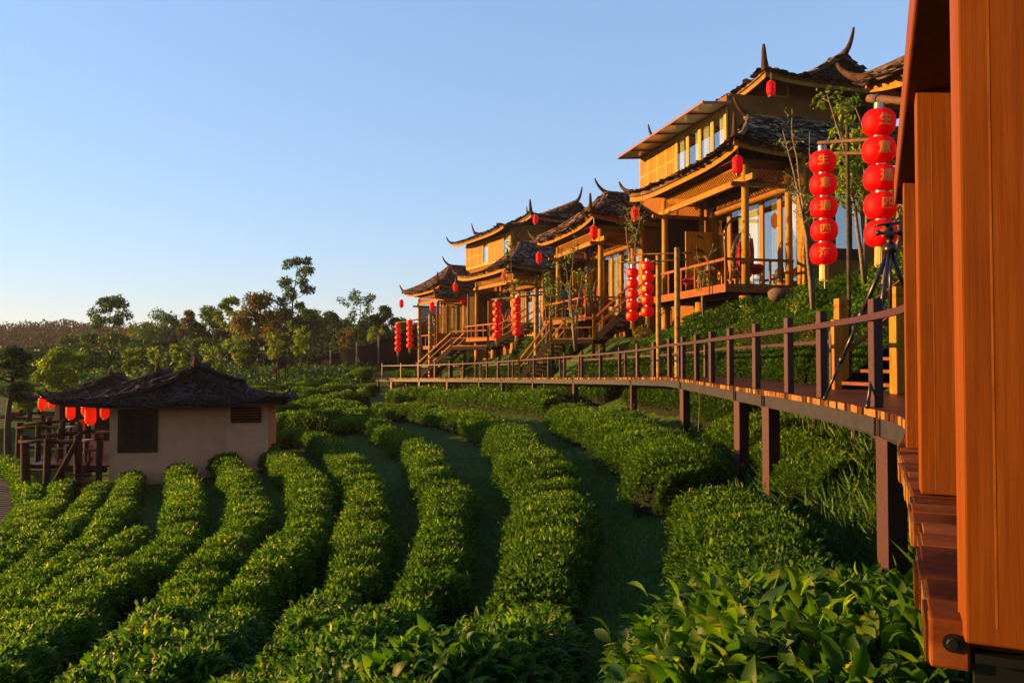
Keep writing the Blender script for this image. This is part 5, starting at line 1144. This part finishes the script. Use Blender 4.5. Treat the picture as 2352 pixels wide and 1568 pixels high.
for k, (px, py, d, wpx, mat) in enumerate([(210, 770, 120, 70, 'forest'), (170, 775, 135, 70, 'forest'), (345, 745, 135, 60, 'forest'), (410, 738, 130, 60, 'forest'), (455, 745, 100, 60, 'dark_leaf'), (560, 735, 112, 70, 'forest'), (605, 725, 110, 60, 'forest'), (675, 735, 104, 70, 'dark_leaf'), (735, 735, 110, 70, 'forest'),
    (800, 738, 104, 60, 'forest'), (835, 742, 96, 50, 'dark_leaf'), (280, 780, 110, 80, 'dark_leaf'), (385, 775, 95, 80, 'dark_leaf'), (330, 790, 90, 70, 'forest'), (520, 770, 92, 80, 'dark_leaf'), (455, 790, 84, 70, 'forest'), (575, 790, 80, 80, 'dark_leaf'), (220, 820, 80, 80, 'forest'), (90, 820, 85, 70, 'dark_leaf'), (150, 800, 110, 70, 'dark_leaf'), (65, 850, 68, 60, 'forest'), (930, 735, 100, 60, 'forest'), (965, 745, 96, 60, 'dark_leaf')]):
    ptree(px, py, d, wpx, "dense green tree filling the wood behind the huts", mat, 300 + k, n=4200, leaf=.44, base=.0, group="dense trees filling the wood")
N = 9000; X = RNG.uniform(-44, -11.5, N); Y = 60 + .0 * X + RNG.uniform(0, 13, N); Z = ground(X, Y) + RNG.uniform(0, 1, N) * (.55 + .35 * vnoise(X, Y)); mb = MB()
leaves(mb, np.column_stack([X, Y, Z]), RNG.normal(size=(N, 3)), RNG.uniform(.2, .45, N), RNG.uniform(.12, .25, N), np.clip(.4 + .4 * vnoise(X * .7, Y * .7, 1) + RNG.normal(0, .15, N), 0, 1), False, .4)
tag(mb.build("ground_cover", M['forest'], None, True), kind="stuff")
# undergrowth mass of the wood and the far hill forest
N = 26000; X = RNG.uniform(-75, 6, N); Y = RNG.uniform(72, 135, N); keep = (X > -Y * .66) & (X < -.1 * Y + 4); X, Y = X[keep], Y[keep]
hh = 1.6 + 1.5 * (vnoise(X * .35, Y * .35) + 1) * np.clip((Y - 70) / 20, .3, 1); mb = MB(); Z = ground(X, Y) + RNG.uniform(0, 1, len(X)) ** .6 * hh
leaves(mb, np.column_stack([X, Y, Z]), RNG.normal(size=(len(X), 3)), RNG.uniform(.4, .8, len(X)), RNG.uniform(.25, .45, len(X)), np.clip(.4 + .4 * vnoise(X * .5, Y * .5, 2) + RNG.normal(0, .15, len(X)), 0, 1), False, .4)
tag(mb.build("undergrowth", M['dark_leaf'], None, True), kind="stuff")
mb = MB(); NC = 2600; cx_ = RNG.uniform(-330, 30, NC); cy_ = RNG.uniform(235, 400, NC); keep = (cx_ > -cy_ * .78) & (cx_ < 0); cx_, cy_ = cx_[keep], cy_[keep]; cz_ = ground(cx_, cy_)
hc = RNG.uniform(3, 6.5, len(cx_)); NL = 60; idx = np.repeat(np.arange(len(cx_)), NL); d = RNG.normal(size=(len(idx), 3)); d /= np.linalg.norm(d, axis=1)[:, None]
P = np.column_stack([cx_[idx] + d[:, 0] * hc[idx] * .42, cy_[idx] + d[:, 1] * hc[idx] * .42, cz_[idx] + hc[idx] * (.52 + .5 * d[:, 2])])
leaves(mb, P, d * .5 + RNG.normal(size=d.shape) * .7, RNG.uniform(.7, 1.3, len(idx)), RNG.uniform(.45, .8, len(idx)), np.clip(RNG.random(len(cx_))[idx] * .7 + RNG.normal(.1, .12, len(idx)), 0, 1), False, .4)
M['far'] = leafmat('distant_leaf', [(0, (.02, .045, .025)), (1, (.06, .10, .04))], .05, .8, .1)  # darker than the forest leaf: shade on the camera-facing hill put into the colour
tag(mb.build("distant_forest", M['far'], None, True), kind="stuff")

# shade net on posts at the edge of the wood, spirit house
nf = empty("shade_net_fence", at(640, 870, 74), 0, "black shade net fence on grey posts at the foot of the wood", "fence"); o0 = np.array(nf.location); pts = []
for px, d, yt in ((640, 74, 838), (690, 73, 826), (760, 71, 812), (820, 70, 795), (870, 70, 780), (915, 71, 764), (960, 74, 755)):
    p = at(px, yt, d); zb = gz(p.x, d); pts.append((p.x, d, zb, p.z)); m = MB(); m.tube([(0, 0, -.3), (0, 0, p.z - zb + .35)], .07, 8); m.build("post", M['concrete'], nf, True, loc=np.array((p.x, d - .12, zb)) - o0)
m = MB(); P = np.array(pts); a = np.linspace(0, 6, 60); X, Y, Z0, Z1 = [np.interp(a, np.arange(7), P[:, c]) for c in range(4)]; Z1 = Z1 - .18 * np.abs(np.sin(a * math.pi)); Y2 = Y + .05 * np.sin(a * 9)
m.grid(np.stack([np.stack([X, Y2, Z0 - .1], -1), np.stack([X, Y2 + .03, (Z0 + Z1) / 2], -1), np.stack([X, Y2, Z1], -1)]) - o0); m.build("net", M['net'], nf)
sp = at(648, 868, 64); zb = gz(sp.x, 64); sh = empty("spirit_house", (sp.x, 64, zb), 0, "tiny dark wooden shrine with a red cloth before the shade net", "shrine"); hS = max(.9, sp.z - zb)
for sx in (-.35, .35):
    for sy in (-.3, .3): m = MB(); m.bb((-.04, -.04, 0), (.04, .04, 1.2)); m.build("leg", M['dark_wood'], sh, loc=(sx, sy, 0))
m = MB(); m.bb((-.5, -.45, 1.2), (.5, .45, 1.26)); m.bb((-.3, -.25, 1.26), (.3, .25, 1.75)); m.build("cabinet", M['dark_wood'], sh)
m = MB(); m.add([(-.5, -.4, 1.75), (.5, -.4, 1.75), (.5, .4, 1.75), (-.5, .4, 1.75), (0, -.4, 2.2), (0, .4, 2.2)], [(0, 3, 2, 1)]); m.add([(-.5, -.4, 1.755), (.5, -.4, 1.755), (.5, .4, 1.755), (-.5, .4, 1.755), (0, -.4, 2.2), (0, .4, 2.2)], [(0, 4, 5, 3), (1, 2, 5, 4)]); m.add([(-.5, -.4, 1.755), (.5, -.4, 1.755), (0, -.4, 2.2)], [(0, 1, 2)]); m.build("roof", M['log'], sh)
m = MB(); m.bb((-.55, -.5, .75), (-.30, -.44, 1.25)); m.build("red_cloth", M['cushion'], sh)

# ------------------------------------------------------------------ saplings by the houses: thin stems, few leaves
def sapling(base, tips, label, seed, nl=260, leaf=.11, r=.035, lo=.35, mat='yellow_leaf', twigs=9, spread=.5):
    rg = np.random.default_rng(seed); b = np.array(base, float); o = empty("sapling", base, 0, label, "sapling", "thin saplings by the houses"); m = MB(); P = []
    for tp in tips:
        e = np.array(tp, float) - b; t = np.linspace(0, 1, 9)[:, None]; side = rg.normal(0, .05, 3) * np.linalg.norm(e); side[2] = 0; pts = e * t + side * np.sin(t * 3.1) + rg.normal(0, .012, (9, 3)) * np.linalg.norm(e) * t; pts[0] = (0, 0, -.1)
        m.tube(pts, r * (1 - .82 * t[:, 0]), 6)
        for k in range(twigs):
            f = rg.uniform(lo, .98); i = f * 8; p0 = np.array([np.interp(i, np.arange(9), pts[:, c]) for c in range(3)]); L = np.linalg.norm(e) * .22 * rg.uniform(.4, 1.3) * spread * 2 * (1.15 - f * .6); az = rg.uniform(0, 6.28); d = np.array([math.cos(az), math.sin(az), rg.uniform(.1, .9)])
            q = p0 + d * L; m.tube([p0, (p0 + q) / 2 + rg.normal(0, .05, 3) * L, q], [r * .28, r * .2, r * .08], 4)
            for c_ in range(3):
                q2 = p0 + (q - p0) * rg.uniform(.4, 1); q3 = q2 + rg.normal(0, .3, 3) * L; m.tube([q2, q3], [r * .12, r * .06], 4); P += [q2 + (q3 - q2) * s_ for s_ in (.4, .8, 1.0)]; P += [p0 + (q - p0) * s_ for s_ in (.6, .8, 1)]
    m.build("stem", M['pale_bark'], o, True); P = np.array(P); idx = rg.integers(0, len(P), nl * len(tips)); Q = P[idx] + rg.normal(0, leaf * .6, (len(idx), 3)); mb = MB(); LL = leaf * rg.uniform(.6, 1.3, len(idx))
    leaves(mb, Q, rg.normal(size=(len(idx), 3)) + np.array([0, 0, -.2]), LL, LL * .42, rg.uniform(.2, 1, len(idx)), False, .4); mb.build("leaves", M[mat], o, True)
sapling(at(1866, 700, 20), [at(1822, 250, 19.6), at(1868, 300, 20.2), at(1800, 300, 20.5)], "bare forked sapling right of the nearest house's verandah corner", 1, 60, .10, .055, .4, twigs=10, spread=.28)
sapling(at(1985, 640, 17), [at(1905, 215, 16.6), at(1960, 250, 17.4), at(1925, 300, 17)], "leafiest yellow green sapling behind the two largest lantern strings", 2, 520, .13, .05, .3, twigs=14, spread=.38)
sapling(at(2030, 640, 15), [at(2028, 420, 15), at(2065, 400, 15.2)], "bare pale sapling between the largest lanterns and the timber frame", 3, 50, .10, .05, .4, twigs=7, spread=.3)
sapling(at(1460, 700, 30.5), [at(1440, 470, 30.2), at(1478, 450, 30.5)], "sapling with sparse leaves before the far end of the nearest verandah", 4, 70, .13, .055, .3, twigs=9, spread=.4)
sapling(at(1322, 800, 36), [at(1320, 548, 36), at(1300, 600, 36.2), at(1345, 610, 36.2)], "sapling with spreading yellow leaves before the middle house", 5, 85, .2, .08, .25, twigs=10, spread=.45)
sapling(at(1255, 790, 44), [at(1262, 640, 44), at(1245, 650, 44.4)], "low bushy sapling left of the middle house's columns", 6, 100, .2, .07, .3, twigs=9, spread=.5)
sapling(at(1185, 800, 48), [at(1172, 555, 47.6)], "very thin tall sapling before the farther tall house", 7, 130, .2, .07, .3, twigs=8, spread=.3)
sapling(at(1615, 720, 31), [at(1640, 560, 31), at(1600, 560, 31.2)], "bamboo sprigs growing behind the back end of the nearest verandah", 8, 60, .15, .04, .3, twigs=8, spread=.4)

# ------------------------------------------------------------------ thin morning air over the whole valley
hz = MB(); hz.bb((-900, -60, -40), (400, 1100, 62)); m_, t_n, b_n, o_n = new_mat('haze'); t_n.nodes.remove(b_n)
pv = t_n.nodes.new("ShaderNodeVolumePrincipled"); pv.inputs["Color"].default_value = (.9, .86, .84, 1); pv.inputs["Density"].default_value = .00015; pv.inputs["Anisotropy"].default_value = .1
t_n.links.new(pv.outputs[0], o_n.inputs["Volume"]); tag(hz.build("haze", m_), kind="stuff")

# ------------------------------------------------------------------ irregular shrubs on the bank between boardwalk and houses
def shrub(loc, r_, label, mat, seed, n=900):
    rg = np.random.default_rng(seed); o = empty("shrub", loc, 0, label, "shrub", "low shrubs on the bank below the houses"); m = MB()
    cs, rs = [], []
    for k in range(6):
        a = rg.uniform(0, 6.28); e = np.array([math.cos(a) * r_ * rg.uniform(.2, .8), math.sin(a) * r_ * rg.uniform(.2, .8), r_ * rg.uniform(.45, 1.1)]); m.tube([(0, 0, -.1), e * .5 + (0, 0, .1), e], [.03, .02, .008], 5); cs.append(e); rs.append(r_ * rg.uniform(.3, .55))
    m.build("stem", M['bark'], o, True); mb = MB(); crown_leaves(mb, cs, rs, n, .11, .1, .9, .8, .1, rg); mb.build("leaves", M[mat], o, True)
SH = [(15.5, 1.5, .75, 'tea', "green shrub right of the amber stair posts on the bank"), (17.5, 2.6, .8, 'yellow_leaf', "yellowish shrub on the bank behind the second largest lantern string"), (19.5, 1.4, .6, 'rust_leaf', "browned shrub on the bank above the inner railing's near part"),
      (22.5, 2.7, .8, 'tea', "dark green shrub below the corner post of the nearest verandah"), (24.5, 1.5, .65, 'rust_leaf', "browned shrub below the nearest verandah's floor"), (27, 2.4, .75, 'yellow_leaf', "yellow green shrub by the two bamboo poles"),
      (30.5, 1.5, .7, 'tea', "green shrub under the far part of the nearest verandah"), (34, 2.0, .75, 'rust_leaf', "browned shrub at the foot of the nearer staircase"), (43.5, 1.6, .8, 'yellow_leaf', "yellow green shrub below the middle house's stairs"), (47, 2.2, .9, 'tea', "green shrub under the middle house's far end"),
      (13.5, 3.0, .9, 'tea', "big shrub on the bank above the boardwalk, left of the amber stair posts"), (20.5, 4.2, .9, 'tea', "big dark shrub right at the nearest house's side wall")]
for k, (y, wo, r_, mt, lb) in enumerate(SH):
    p, t, nrm = wpt(s_of(np.interp(y, WF[:, 1], WF[:, 0]), y), WID + wo); shrub((p[0], p[1], gz(p[0], p[1]) + .15), r_, lb, mt, 500 + k)
